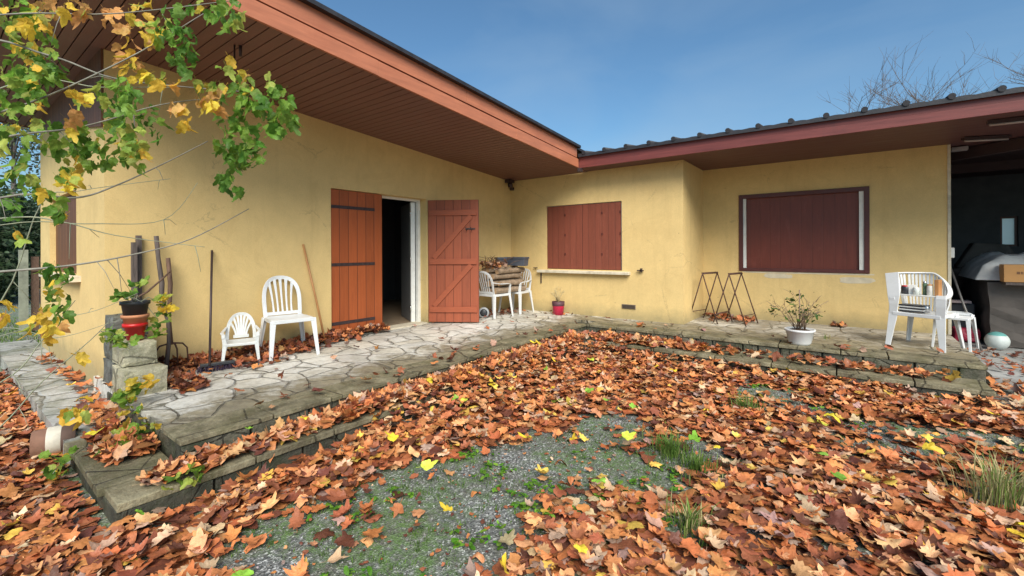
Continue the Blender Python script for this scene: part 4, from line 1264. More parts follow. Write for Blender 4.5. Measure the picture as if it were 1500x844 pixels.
stick('long metal rod leaning on the house corner inside the carport', [(1.23, 9.35, 1.36), (1.34, 9.0, .75), (1.47, 8.68, .15)], .014, simple('rod_metal', (.2, .19, .18), .5, .2, 9, 0, .5), 'metal_rod', 'rod')

# ------------------------------------------------------------------ fallen leaves
def ell(x, y, cx, cy, rx, ry, a=0):
    c_, s_ = math.cos(a), math.sin(a); u = (x - cx) * c_ + (y - cy) * s_; v = -(x - cx) * s_ + (y - cy) * c_
    return np.exp(-((u / rx) ** 2 + (v / ry) ** 2) ** 1.6)


NG = [[mnoise.noise((i * .35, j * .35, 2.2)) for i in range(160)] for j in range(160)]
NG = np.array(NG)
def nz(x, y): return NG[np.clip(((y + 6) * 6).astype(int), 0, 159), np.clip(((x + 10) * 6).astype(int), 0, 159)]


def density(x, y):
    bare = np.maximum.reduce([ell(x, y, -1.95, 1.65, .62, .75, .3) * 1.0, ell(x, y, -1.85, 2.6, .55, .95, -.25), ell(x, y, -1.62, 3.55, .38, .6, -.3) * .95,
                              ell(x, y, -.68, 5.45, .42, .30) * 1.0, ell(x, y, -1.85, 6.05, .3, .16) * .8, ell(x, y, .25, 4.95, .55, .30, .3) * .86,
                              ell(x, y, -1.25, 2.95, .45, .32, .3) * .9, ell(x, y, -.3, 5.1, .3, .25) * .8, ell(x, y, .95, 5.2, .4, .25) * .8, ell(x, y, -1.5, .9, .5, .4) * .8, ell(x, y, -2.35, 1.15, .4, .45) * .95, ell(x, y, -.95, 3.5, .3, .4) * .75, ell(x, y, 1.5, 4.9, .5, .3) * .5, ell(x, y, -.77, 4.83, .22, .16), ell(x, y, -1.05, 3.40, .3, .22), ell(x, y, -.72, 2.56, .14, .12), ell(x, y, .76, 4.04, .22, .22), ell(x, y, .3, 4.55, .5, .22, .3) * .8])
    bare = np.clip(bare + nz(x, y) * .35 * (bare > .15), 0, 1)
    return np.clip(1 - bare * 1.02, .045, 1)


def samp(n, x0, x1, y0, y1):
    return rng.uniform(x0, x1, n), rng.uniform(y0, y1, n)


def surf(x, y):
    """height of whatever lies under the point"""
    z = np.array([gz(a, b) for a, b in zip(x, y)])
    inA = (x > WA) & (x < TX) & (y > 1.02) & (y < WB)
    inB = (x > TX - .4) & (x < EX) & (y > TY) & (y < WC2)
    stA = (x >= TX) & (x < TX + .30) & (y > .62) & (y < 6.9)
    stB = (y >= 6.30) & (y <= TY) & (x > TX) & (x < EX)
    stC = (x > -4.65) & (x < TX + .3) & (y > .6) & (y < 1.05)
    pt = (x > -10.6) & (x < -4.6) & (y > .63) & (y < 1.07)
    z = np.where(stA | stB | stC | pt, .152, z)
    z = np.where(inA | inB, .303, z)
    return z, (inA | inB), (stA | stB | stC | pt)


def litter(name, x, y, z, wts, label, smin=.05, smax=.10, tilt=.38, lift=.05, jit=.2, protos=LOB, cols=AUT, kind='stuff'):
    n = len(x)
    t_ = np.abs(rng.normal(0, tilt, n))
    pos = np.column_stack([x, y, z + rng.uniform(.006, lift, n) + t_ * .03])
    c_ = palette(n, cols, wts, jit)
    o = bake(name, protos, pos, rots(rng.uniform(0, 6.28, n), t_, rng.uniform(0, 6.28, n)), rng.uniform(smin, smax, n), c_, LITTER)
    tag(o, label, 'leaves' if kind == 'stuff' else None, kind=kind)
    return o


x, y = samp(72000, -8.5, 5.2, -1.6, 6.32)
z, onT, onS = surf(x, y)
d = density(x, y)
# only where the soil is; heaped a little against the step
keep0 = ~((x > TX + .26) & (x < TX + .40) & (y > .5) & (y < 2.25) & (rng.random(len(x)) < .85)) & ~((np.abs(x + 4.62) < .1) & (y < .9) & (y > .5) & (rng.random(len(x)) < .7)) & ~((y < .66) & (y > .5) & (x > -4.6) & (x < TX + .3) & (rng.random(len(x)) < .85))
d = d * keep0 * np.where(nz(x * 1.7 + 3, y * 1.7 + 1) > .27, .35, 1)
keep = (rng.random(len(x)) < d ** 1.3 * .66) & ~onT & ~onS & ~((x < -5.9) & (y > 1.0)) & ~((x < TX) & (y > 1.0))
far = np.maximum(0, np.hypot(x, y) - 5) ; keep &= rng.random(len(x)) < np.where(x > 3.2, .5, 1)
x, y, z, d = x[keep], y[keep], z[keep], d[keep]
bank = np.exp(-np.maximum(0, (x - (TX + .3))) / .25) * (x > TX) * (.0 + .16 * np.clip((y - 2.1) / .6, 0, 1)) + np.exp(-np.maximum(0, 6.3 - y) / .2) * .035
tan_ = (x - .3 * (y) + 2.0 + rng.normal(0, .5, len(x))) > 1.35
litter('fallen_leaves', x[~tan_], y[~tan_], (z + bank)[~tan_] + .03 * d[~tan_], AUTW, 'deep orange brown fallen leaves covering the yard', .034, .076, .24, .045)
litter('fallen_leaves', x[tan_], y[tan_], (z + bank)[tan_] + .03 * d[tan_], AUTW_TAN, 'duller tan fallen leaves on the right side of the yard', .034, .078, .25, .045)
# older matted leaves under the fresh ones
LOW = [leaf_proto(('oak', 'ragged', 'maple')[s % 3], 15, .12, s + 300) for s in range(8)]
x, y = samp(60000, -8.5, 5.2, -1.2, 6.32); z, onT, onS = surf(x, y); d = density(x, y)
k = (rng.random(len(x)) < d ** 1.6 * .6) & (d > .4) & ~onT & ~onS & ~((x < TX) & (y > 1.0))
x, y, z = x[k], y[k], z[k]
litter('matted_leaves', x, y, z, [14, 22, 5, 26, 18, 3, 0, 5], 'damp matted brown leaves under the fresh fallen ones', .04, .085, .1, .022, protos=LOW)
# leaves on steps
xx = []; yy = []
def scatter(n, x0, x1, y0, y1):
    a, b = samp(n, x0, x1, y0, y1); xx.append(a); yy.append(b)
scatter(1500, TX + .02, TX + .3, 2.1, 6.3); scatter(150, TX + .03, TX + .27, 1.15, 2.2)
scatter(70, TX + .05, TX + .25, .8, 1.2)
scatter(420, TX + .3, -1.6, 6.42, 6.78); scatter(150, -1.6, .9, 6.45, 6.76); scatter(90, TX + .1, -2.2, 6.3, 6.5)
scatter(230, -4.5, -3.85, .72, .98); scatter(60, -8.8, -5.0, .9, 1.06); scatter(40, -5.4, -4.6, .8, 1.05)
x = np.concatenate(xx); y = np.concatenate(yy); z, onT, onS = surf(x, y)
k = onS; litter('step_leaves', x[k], y[k], z[k] + .03 * (y[k] > 2.2) * (y[k] < 6.3), AUTW, 'orange leaves gathered on the low step', .045, .085, .45, .05)
# leaves swept against the left wall and thinly over the terrace
xx = []; yy = []
n = 1500; yv = rng.uniform(1.4, 4.35, n); wv = .10 + .42 * np.exp(-((yv - 2.3) / .95) ** 2) + .05 * np.sin(yv * 9)
xx.append(WA + .02 + np.abs(rng.normal(0, .5, n)) * wv); yy.append(yv)
scatter(150, -5.2, -4.72, 1.38, 1.6)
scatter(60, WA + .05, -5.3, 6.2, 7.6); scatter(30, -5.8, TX, 1.4, 7.6); scatter(26, TX - .3, TX, 1.5, 6.6)
scatter(60, -1.95, -1.3, 8.3, 8.95); scatter(50, -2.18, -1.3, 8.7, 8.98)
scatter(26, TX, .9, TY + .02, TY + .6); scatter(20, -.2, .0, 8.8, 8.99); scatter(12, -4.8, -4.2, 7.4, 7.65)
x = np.concatenate(xx); y = np.concatenate(yy); z, onT, onS = surf(x, y)
k = onT & ~((x > -2.2) & (y > WC2 - .03)); x, y, z = x[k], y[k], z[k]
hp_ = np.where((x < -5.2) & (y < 4.4), .055 * np.exp(-(x - WA) / .25), 0)
litter('terrace_leaves', x, y, z + hp_, AUTW_DARK, 'dark brown leaves drifted against the wall and over the terrace', .035, .07, .5, .04)
# leaves on the carport apron and a heap under the tub chair end
x, y = samp(160, 1.28, 2.6, 7.15, 8.8); litter('carport_leaves', x, y, np.full(len(x), .152), AUTW_DARK, 'brown leaves blown onto the carport floor edge', .03, .06, .4, .02)
x, y = samp(300, 1.2, 3.2, 6.3, 7.1); z, _, _ = surf(x, y); litter('fallen_leaves', x, y, z + .03, AUTW_TAN, 'leaves heaped in front of the carport slab', .05, .09, .5, .09)

# yellow and green leaves among the brown
GC = [(.22, .42, .05), (.70, .50, .04), (.45, .50, .06)]
x, y = samp(150, -7, 4, 0, 6.2); z, a_, b_ = surf(x, y); k = ~a_ & ~((x < TX) & (y > 1))
litter('bright_leaves', x[k], y[k], z[k] + .1, [3, 5, 2], 'scattered yellow and green fallen leaves among the brown', .035, .075, .3, .03, cols=GC, protos=MAP)

# crumbled leaf bits over the bare patches
FRG = [leaf_proto('ragged', 9, .3, s + 200) for s in range(5)]
x, y = samp(9000, -4, 3.4, .2, 6.3); d = density(x, y); k = (rng.random(len(x)) < (1.05 - d) * .6) & (x > TX + .32)
x, y = x[k], y[k]; z, _, _ = surf(x, y)
litter('leaf_fragments', x, y, z, AUTW_DARK, 'small crumbled bits of leaf on the bare gravel', .006, .02, .4, .012, protos=FRG)
# gravel chips on the bare patches
x, y = samp(60000, -4, 3, .2, 6.3); d = density(x, y); k = (d < .8) & (rng.random(len(x)) < .42) & ~((x < TX + .3))
x, y = x[k], y[k]; z, _, _ = surf(x, y); n = len(x)
ico = np.array([(1, 0, 0), (-1, 0, 0), (0, 1, 0), (0, -1, 0), (0, 0, 1), (0, 0, -1)], float)
icf = np.array([(0, 2, 4), (2, 1, 4), (1, 3, 4), (3, 0, 4), (2, 0, 5), (1, 2, 5), (3, 1, 5), (0, 3, 5)])
prs = []
for s_ in range(5):
    v = ico * rng.uniform(.5, 1.1, (6, 1)) * np.array([1, .8, .55]) + rng.normal(0, .12, (6, 3)); prs.append((v, icf))
white = 1.3 * np.exp(-(((x + .68) / .4) ** 2 + ((y - 5.45) / .3) ** 2)) + .09 + .25 * np.exp(-(((x + 1.45) / .25) ** 2 + ((y - 2.6) / .8) ** 2))
cl = np.where((rng.random(n) < white * .75)[:, None], palette(n, [(.5, .5, .48), (.4, .39, .36)], [1, 1], .15), palette(n, [(.06, .06, .06), (.12, .12, .115), (.2, .19, .17)], [4, 4, 1], .2))
o = bake('gravel', prs, np.column_stack([x, y, z + .002]), rots(rng.uniform(0, 6.28, n), rng.uniform(0, 1, n), rng.uniform(0, 6.28, n)), rng.uniform(.003, .010, n), cl, leafmat('gravel_chip', 0, .7), smooth=False)
tag(o, 'loose grey and white gravel chips on the bare ground', 'gravel', kind='stuff')


# ------------------------------------------------------------------ grass and weeds
def blades(name, centres, n_each, h, spread, cols, wts, label=None, cat=None, group=None, kind=None, parent=None, width=.004):
    P_ = []; T_ = []; C_ = []
    off = 0
    for (cx, cy, cz) in centres:
        for _ in range(n_each):
            an = rng.uniform(0, 6.28); rr = abs(rng.normal(0, spread)); bx_, by_ = cx + rr * math.cos(an), cy + rr * math.sin(an)
            hh = h * rng.uniform(.4, 1.1); lean_ = rng.uniform(.1, .8) * hh; a2 = an + rng.normal(0, .7)
            dx, dy = math.cos(a2), math.sin(a2); sx, sy = -dy * width, dx * width
            p = [(bx_, by_, cz), (bx_ + dx * lean_ * .3, by_ + dy * lean_ * .3, cz + hh * .6), (bx_ + dx * lean_, by_ + dy * lean_, cz + hh * (1 - .25 * lean_ / hh))]
            P_ += [(p[0][0] - sx, p[0][1] - sy, p[0][2]), (p[0][0] + sx, p[0][1] + sy, p[0][2]), (p[1][0] - sx * .8, p[1][1] - sy * .8, p[1][2]), (p[1][0] + sx * .8, p[1][1] + sy * .8, p[1][2]), p[2]]
            T_ += [(off, off + 1, off + 3), (off, off + 3, off + 2), (off + 2, off + 3, off + 4)]; off += 5
            c_ = np.array(cols[rng.choice(len(cols), p=np.array(wts) / sum(wts))]) * rng.uniform(.7, 1.25); C_ += [c_] * 5
    o = mesh_np(name, np.array(P_), np.array(T_), np.array(C_), GRASS, parent)
    tag(o, label, cat, group, kind); return o


GR = [(.10, .19, .03), (.16, .24, .05), (.42, .38, .18)]
tl = [(1095, 600, 170, .15, .08, [5, 4, 2], 'dry green grass tuft near the pale gravel patch'),
      (980, 662, 260, .15, .10, [7, 5, .5], 'bright green grass tuft in the middle of the leaves'),
      (1018, 685, 240, .11, .11, [7, 5, .5], 'low green grass tuft just right of the brighter one'),
      (1005, 775, 120, .17, .06, [3, 3, 4], 'yellowish grass tuft near the bottom of the yard'),
      (1462, 735, 240, .30, .13, [1.5, 2, 8], 'tall straw coloured grass clump at the right edge'),
      (1210, 497, 24, .10, .05, [2, 2, 4], 'small weed growing on the terrace right of the white pot')]
for (px, py, n_, h, sp, w_, lb) in tl:
    q = at(px, py, Z=.3 if py < 520 else .02)
    blades('grass_tuft', [(q.x, q.y, q.z - .01)], n_, h, sp, GR, w_, lb, 'grass tuft', 'grass tufts in the yard', width=.0035)
cs_ = []
for _ in range(5200):
    x_, y_ = rng.uniform(-4, 2.5), rng.uniform(.2, 6.2)
    dd = float(density(np.array([x_]), np.array([y_]))[0])
    nn = mnoise.noise((x_ * 1.7, y_ * 1.7, 5.))
    if dd < .75 and x_ > TX + .35 and nn > -.16 + (-.2 if x_ > -.1 else .16 if y_ > 2.6 else -.3): cs_.append((x_, y_, gz(x_, y_)))
blades('moss_grass', cs_, 9, .026, .024, [(.09, .17, .03), (.14, .24, .04), (.06, .11, .03)], [3, 2, 2], 'fine green moss and grass sprouting from the gravel', 'grass', kind='stuff', width=.0022)
cs_ = [(rng.uniform(-16, -6.2), rng.uniform(-3, .55), 0) for _ in range(700)] + [(rng.uniform(-16, -10.7), rng.uniform(.5, 3), 0) for _ in range(500)]
blades('lawn_grass', cs_, 12, .07, .09, GR, [5, 3, 1], 'rough grass left of the stone path', 'grass', kind='stuff', width=.004)
# clover-like weeds
x, y = samp(3200, -3.2, 2.2, .3, 6); d = density(x, y); nn = np.array([mnoise.noise((a * 2.3, b * 2.3, 7.7)) for a, b in zip(x, y)])
k = (d < .85) & (nn > .16); x, y = x[k], y[k]
x = np.repeat(x, 5) + rng.normal(0, .018, len(x) * 5); y = np.repeat(y, 5) + rng.normal(0, .018, len(y) * 5); z, _, _ = surf(x, y); n = len(x)
o = bake('weeds', OV, np.column_stack([x, y, z + rng.uniform(.008, .035, n)]), rots(rng.uniform(0, 6.28, n), rng.uniform(0, .6, n), rng.uniform(0, 6.28, n)), rng.uniform(.010, .026, n), palette(n, [(.12, .30, .03), (.22, .42, .05)], [1, 1]), LEAF)
tag(o, 'small bright green weeds on the bare gravel', 'weeds', kind='stuff')


def leafcluster(name, pts, n_each, spread, smin, smax, cols, wts, parent=None, protos=MAP, droop=.9, mat=LEAF):
    pts = np.array([tuple(p) for p in pts]); N_ = len(pts) * n_each
    pos = np.repeat(pts, n_each, 0) + rng.normal(0, 1, (N_, 3)) * np.array(spread)
    rt = rots(rng.uniform(0, 6.28, N_), rng.normal(droop, .45, N_), rng.uniform(0, 6.28, N_))
    return bake(name, protos, pos, rt, rng.uniform(smin, smax, N_), palette(N_, cols, wts, .15), mat, parent)


YG = [(.115, .24, .035), (.22, .37, .055), (.44, .50, .10), (.82, .56, .07), (.72, .38, .13)]
# leaves of the pot plant and the vine at the blocks
o = thing('pot_plant', 'vine with broad green and yellow leaves growing from the black pot', 'plant', (px_, py_, PZT))
O = Vector((px_, py_, PZT))
mb = MB()
for tgt in (at(180, 432, X=-5.15), at(198, 418, X=-5.2), at(236, 445, X=-5.25), at(232, 470, X=-5.2), at(205, 440, X=-5.2)):
    e_ = tgt - O; mb.tube([(0, 0, -.01), e_ * .5 + Vector((0, 0, .06)), e_], [.005, .004, .002], 5)
mb.build('stems', TWIG, o)
rt_ = [at(176, 434, X=-5.15) - O, at(186, 430, X=-5.15) - O, at(198, 416, X=-5.2) - O]
leafcluster('foliage', rt_, 5, (.04, .04, .02), .04, .07, YG, [4, 6, 3, 0, 0], o)
leafcluster('foliage', [at(236, 440, X=-5.25) - O, at(240, 452, X=-5.25) - O], 9, (.03, .04, .04), .04, .065, YG, [1, 2, 3, 5, 0], o)
leafcluster('foliage', [at(234, 468, X=-5.22) - O, at(230, 482, X=-5.22) - O], 8, (.03, .04, .05), .04, .065, YG, [4, 4, 4, 0, 0], o)
def vine(label, pts, n_, sp, w_, s=(.035, .06), X=-4.9):
    q = [Vector(p) for p in pts]; base = q[0].copy(); base.z -= .1
    o = thing('vine', label, 'vine', base)
    mb = MB()
    for p in q: mb.tube([(0, 0, 0), (p - base) * .5 + Vector((0, 0, .04)), p - base], [.004, .003, .002], 5)
    mb.build('stems', TWIG, o)
    leafcluster('foliage', [p - base for p in q], n_, sp, s[0], s[1], YG, w_, o)
vine('bright green leafy vine hanging on the left side of the stone blocks', [at(160, 495, Y=.98), at(172, 500, Y=.98), at(184, 500, Y=.98), at(166, 490, Y=.98)], 8, (.05, .03, .03), [3, 6, 3, 0, 0])
vine('yellow and green vine leaves at the foot of the stone blocks', [at(178, 575, Y=1.0), at(190, 572, X=-4.66), at(200, 568, X=-4.62), at(186, 590, X=-4.6), at(192, 600, X=-4.58), at(210, 560, X=-4.62)], 8, (.04, .04, .03), [1, 3, 4, 5, 0])
vine('green and yellow ground plant among leaves on the low slab', [at(165, 640, Z=.22), at(185, 630, Z=.24), at(200, 635, Z=.24), at(175, 655, Z=.22), at(215, 640, Z=.22)], 6, (.05, .05, .02), [3, 3, 3, 3, 1])
vine('sprig of green and yellow leaves below the lying clay pot', [at(92, 668, Z=.12), at(85, 680, Z=.1), at(75, 695, Z=.08)], 6, (.05, .05, .02), [4, 3, 3, 3, 0])
vine('green leafy sprig on the low step nearest the camera', [at(285, 690, Z=.2), at(278, 700, Z=.18)], 6, (.04, .04, .02), [3, 4, 3, 1, 0])

# ------------------------------------------------------------------ tree reaching in from the left
tr = thing('maple_tree', 'young tree leaning in from the left with drooping green and yellow leaves', 'tree', (-3.1, -.95, 0))
TO = Vector((-3.1, -.95, 0))
MB().tube([(0, 0, -.05), (.03, .05, .8), (-.02, .12, 1.6), (.05, .25, 2.6), (.1, .4, 3.6)], [.06, .05, .042, .03, .015], 10).build('trunk', BARK, tr)
branches = [
    ([(-260, 210), (0, 165), (180, 90), (300, 20)], 2.0, .006), ([(-300, 60), (0, 22), (170, 20), (350, 0)], 2.0, .005),
    ([(-300, 170), (-60, 60), (75, 82), (170, 115), (300, 130), (370, 135)], 2.1, .006),
    ([(-300, 260), (0, 202), (120, 186), (230, 155), (300, 145)], 2.0, .006),
    ([(-280, 330), (0, 130), (150, 128), (250, 128)], 2.2, .004),
    ([(-300, 380), (0, 290), (110, 290), (170, 272), (240, 240), (305, 207)], 2.0, .006),
    ([(-300, 400), (0, 330), (130, 328), (240, 322), (290, 268)], 2.3, .003),
    ([(-300, 420), (0, 398), (110, 388), (200, 372), (280, 350), (365, 306)], 2.0, .006),
    ([(-300, 360), (0, 320), (90, 325), (170, 345), (300, 362)], 2.2, .004),
    ([(-250, 470), (-20, 460), (60, 300), (115, 280), (250, 262)], 2.4, .004),
    ([(-300, 560), (-30, 500), (70, 470), (140, 455), (200, 430)], 2.6, .003),
    ([(-200, 640), (0, 560), (60, 500), (110, 440)], 2.2, .004), ([(-200, 740), (-20, 640), (60, 560), (130, 500), (160, 470)], 2.3, .004),
    ([(-250, 500), (0, 480), (80, 495), (170, 470)], 2.6, .003),
]
bm_ = MB()
rb = random.Random(5)
for pts, d_, r_ in branches:
    P3 = [Vector((0, 0, 1.0 + .0026 * (400 - pts[0][1]) + .4))] + [at(x_, y_, d=d_ + .08 * k) - TO for k, (x_, y_) in enumerate(pts)]
    # smooth
    out = []
    for i in range(len(P3) - 1):
        p0, p1, p2, p3 = P3[max(i - 1, 0)], P3[i], P3[i + 1], P3[min(i + 2, len(P3) - 1)]
        for k in range(6):
            t_ = k / 6
            out.append(.5 * ((2 * p1) + (p2 - p0) * t_ + (2 * p0 - 5 * p1 + 4 * p2 - p3) * t_ ** 2 + (3 * p1 - p0 - 3 * p2 + p3) * t_ ** 3))
    out.append(P3[-1])
    n_ = len(out)
    bm_ = MB().tube(out, [r_ * 1.2 * (1 - .82 * i / n_) + .0006 for i in range(n_)], 6)
    # short side twigs
    for _ in range(3):
        i = rb.randrange(n_ // 3, n_ - 1); p = out[i]
        e_ = p + Vector((rb.uniform(-.08, .12), rb.uniform(-.05, .12), rb.uniform(-.2, .02)))
        bm_.tube([p, p.lerp(e_, .5) + Vector((0, 0, .015)), e_], [.0022, .0018, .001], 4)
    bm_.build('branch', TWIG if r_ < .0045 else BARK, tr)

# leaf clusters: place, size of cluster, count, share of green .. yellow .. orange
CL = [
    (345, 120, 22, 12, (3, 5, 5, 2, 1)), (375, 130, 22, 14, (5, 6, 2, 0, 0)), (405, 150, 18, 14, (6, 6, 1, 0, 0)), (415, 175, 14, 10, (6, 5, 0, 0, 0)), (390, 180, 14, 8, (6, 5, 1, 0, 0)),
    (340, 175, 16, 10, (3, 5, 3, 2, 1)), (355, 205, 16, 12, (7, 4, 1, 0, 0)), (335, 215, 14, 10, (7, 3, 0, 0, 0)), (370, 225, 14, 11, (7, 4, 0, 0, 0)), (345, 240, 12, 8, (8, 3, 0, 0, 0)), (330, 268, 9, 6, (8, 2, 0, 0, 0)), (350, 280, 5, 3, (8, 2, 0, 0, 0)),
    (305, 135, 14, 7, (0, 1, 3, 5, 3)), (300, 155, 10, 5, (0, 0, 1, 6, 2)), (262, 125, 5, 2, (0, 0, 0, 2, 5)), (272, 185, 7, 3, (0, 0, 0, 6, 1)), (262, 160, 6, 3, (0, 0, 0, 1, 6)),
    (215, 25, 16, 8, (0, 1, 3, 6, 3)), (232, 45, 14, 8, (0, 1, 4, 6, 1)), (165, 22, 8, 3, (0, 0, 0, 1, 6)), (188, 45, 8, 3, (0, 0, 0, 1, 6)), (185, 75, 12, 5, (0, 0, 1, 4, 4)), (200, 105, 12, 6, (0, 0, 2, 6, 3)), (230, 110, 10, 5, (0, 0, 4, 5, 1)),
    (255, 30, 18, 11, (8, 4, 0, 0, 0)), (268, 60, 16, 10, (8, 4, 0, 0, 0)), (275, 95, 10, 6, (8, 3, 0, 0, 0)), (258, 85, 9, 5, (7, 5, 0, 0, 0)), (288, 8, 8, 3, (1, 1, 1, 5, 1)),
    (325, 22, 14, 8, (4, 6, 2, 0, 0)), (345, 15, 10, 6, (4, 5, 3, 0, 0)), (340, 40, 8, 4, (1, 4, 5, 0, 0)),
    (165, 130, 16, 10, (5, 7, 1, 0, 0)), (190, 145, 14, 8, (5, 7, 1, 0, 0)), (170, 160, 12, 8, (6, 6, 0, 0, 0)), (212, 165, 12, 7, (6, 5, 0, 0, 0)), (235, 190, 10, 4, (6, 5, 1, 0, 0)), (185, 200, 16, 12, (5, 6, 3, 0, 0)), (195, 215, 12, 6, (2, 2, 3, 5, 0)), (205, 235, 9, 5, (2, 4, 3, 3, 0)), (180, 230, 10, 6, (6, 3, 2, 1, 0)),
    (118, 140, 9, 4, (0, 0, 1, 7, 0)), (110, 182, 9, 4, (0, 0, 0, 7, 2)), (155, 180, 6, 2, (1, 3, 2, 2, 0)),
    (90, 205, 18, 11, (6, 6, 3, 0, 0)), (120, 215, 16, 10, (6, 5, 3, 1, 0)), (140, 230, 14, 9, (4, 4, 4, 2, 0)), (110, 245, 12, 7, (2, 2, 3, 5, 0)), (100, 262, 9, 6, (1, 1, 2, 6, 0)), (130, 200, 12, 8, (6, 6, 1, 0, 0)),
    (20, 30, 26, 16, (4, 7, 5, 3, 0)), (50, 55, 22, 16, (4, 6, 5, 2, 0)), (30, 90, 24, 16, (5, 7, 4, 1, 0)), (55, 40, 12, 6, (0, 0, 2, 7, 2)), (20, 130, 24, 16, (6, 7, 3, 1, 0)), (50, 115, 18, 10, (6, 6, 3, 1, 0)), (12, 170, 16, 9, (6, 6, 3, 2, 0)), (80, 95, 14, 9, (7, 6, 0, 0, 0)), (45, 145, 14, 7, (4, 5, 3, 3, 0)), (62, 185, 9, 5, (1, 2, 3, 4, 0)), (10, 10, 16, 9, (5, 5, 3, 2, 0)), (75, 10, 12, 6, (0, 1, 2, 4, 3)), (110, 12, 14, 6, (0, 0, 1, 3, 6)),
    (22, 205, 14, 5, (6, 3, 2, 2, 0)), (35, 235, 12, 4, (4, 2, 3, 1, 0)), (10, 255, 12, 4, (7, 2, 2, 0, 0)), (45, 270, 10, 5, (2, 6, 3, 0, 0)), (20, 300, 12, 5, (7, 3, 2, 0, 0)), (65, 282, 8, 4, (1, 3, 3, 4, 0)), (2, 215, 8, 4, (0, 1, 3, 5, 0)),
    (82, 300, 9, 4, (5, 3, 1, 1, 1)), (85, 320, 8, 3, (2, 3, 2, 3, 1)), (30, 350, 6, 2, (0, 1, 2, 4, 0)), (75, 405, 12, 6, (7, 4, 1, 0, 0)), (100, 408, 10, 5, (7, 4, 1, 0, 0)), (75, 420, 8, 3, (1, 2, 2, 5, 1)), (85, 440, 12, 6, (6, 5, 2, 1, 0)), (92, 455, 8, 4, (7, 4, 1, 0, 0)), (72, 455, 9, 3, (0, 0, 1, 7, 1)), (55, 475, 10, 5, (0, 0, 1, 7, 1)), (68, 490, 8, 4, (0, 0, 1, 7, 1)), (90, 470, 6, 2, (0, 0, 1, 6, 1)), (8, 455, 8, 4, (0, 0, 1, 7, 1)), (112, 527, 6, 2, (0, 0, 0, 8, 0)), (100, 600, 6, 3, (1, 1, 3, 5, 0)), (122, 605, 6, 3, (1, 1, 3, 5, 0)),
]
posl = []; coll = []
for (x_, y_, r_, n_, w_) in CL:
    d0 = 1.95 + .5 * rb.random()
    if x_ > 295 and y_ > 100: d0 = 2.15
    for _ in range(int(n_ * 1.7)):
        a_ = rb.uniform(0, 6.28); q = 1.5 * r_ * math.sqrt(rb.random())
        posl.append(tuple(at(x_ + q * math.cos(a_), y_ + q * math.sin(a_), d=d0 + rb.uniform(-.08, .12)) - TO))
        coll.append(palette(1, YG, w_, .13)[0])
posl = np.array(posl); coll = np.array(coll); n = len(posl)
# hanging leaves: tip pointing mostly down
rt = []
for i in range(n):
    az = rng.uniform(0, 6.28); dn = Vector((math.cos(az) * .55, math.sin(az) * .55, -rng.uniform(.35, 1.1))).normalized()
    nrm = Vector((rng.normal(), rng.normal() - .8, rng.normal() * .6 + .5)); nrm = (nrm - dn * nrm.dot(dn)).normalized(); sd = nrm.cross(dn)
    rt.append([[dn.x, sd.x, nrm.x], [dn.y, sd.y, nrm.y], [dn.z, sd.z, nrm.z]])
big = coll[:, 0] > .4
sz_ = np.where(big, rng.uniform(.032, .05, n), rng.uniform(.025, .045, n))
bake('crown', MAP, posl, np.array(rt), sz_, coll, LEAF, tr)


# ------------------------------------------------------------------ bare trees behind the roof
def bare_tree(label, base, H, seed, spread=1.0, lean=0):
    rr = random.Random(seed)
    t_ = thing('bare_tree', label, 'tree', base, 0, 'bare trees beyond the roof')
    mbt = MB(); mbc = MB()
    def grow(mb, p, d, L, r_, lv):
        n_ = 5; pts = [p]; dd = d.copy()
        for i in range(n_):
            dd = (dd + Vector((rr.gauss(0, .12), rr.gauss(0, .12), rr.gauss(.03, .07)))).normalized(); pts.append(pts[-1] + dd * L / n_)
        mb.tube(pts, [r_ * (1 - .6 * i / n_) for i in range(n_ + 1)], 6 if lv < 2 else 4, True, False)
        if lv >= 5: return
        k = (7, 5, 4, 4, 3)[lv]
        for i in range(k):
            q = rr.uniform(.35, 1.0) if lv else rr.uniform(.42, 1.0)
            idx = min(n_, int(q * n_)); p2 = pts[idx]
            az = rr.uniform(0, 6.28); up = rr.uniform(.15, .75)
            nd = (dd * .75 + Vector((math.cos(az), math.sin(az), up * .5)) * (.9 * spread if lv < 2 else .75)).normalized()
            grow(mbc, p2, nd, L * rr.uniform(.5, .72), max(r_ * .46, .0052), lv + 1)
    grow(mbt, Vector((0, 0, -.1)), Vector((lean, 0, 1)), H * .62, .16, 0)
    mbt.build('trunk', BARKB, t_); mbc.build('crown', BARKB, t_)


bt = at(1285, 150, d=19)
bare_tree('leafless tree rising behind the tiled roof left of the carport', (bt.x + .2, bt.y, 0), 9.6, 3, 1.25)
bt = at(1490, 150, d=19)
bare_tree('leafless tree at the far right behind the tiled roof', (bt.x, bt.y, 0), 9.4, 8, .9)


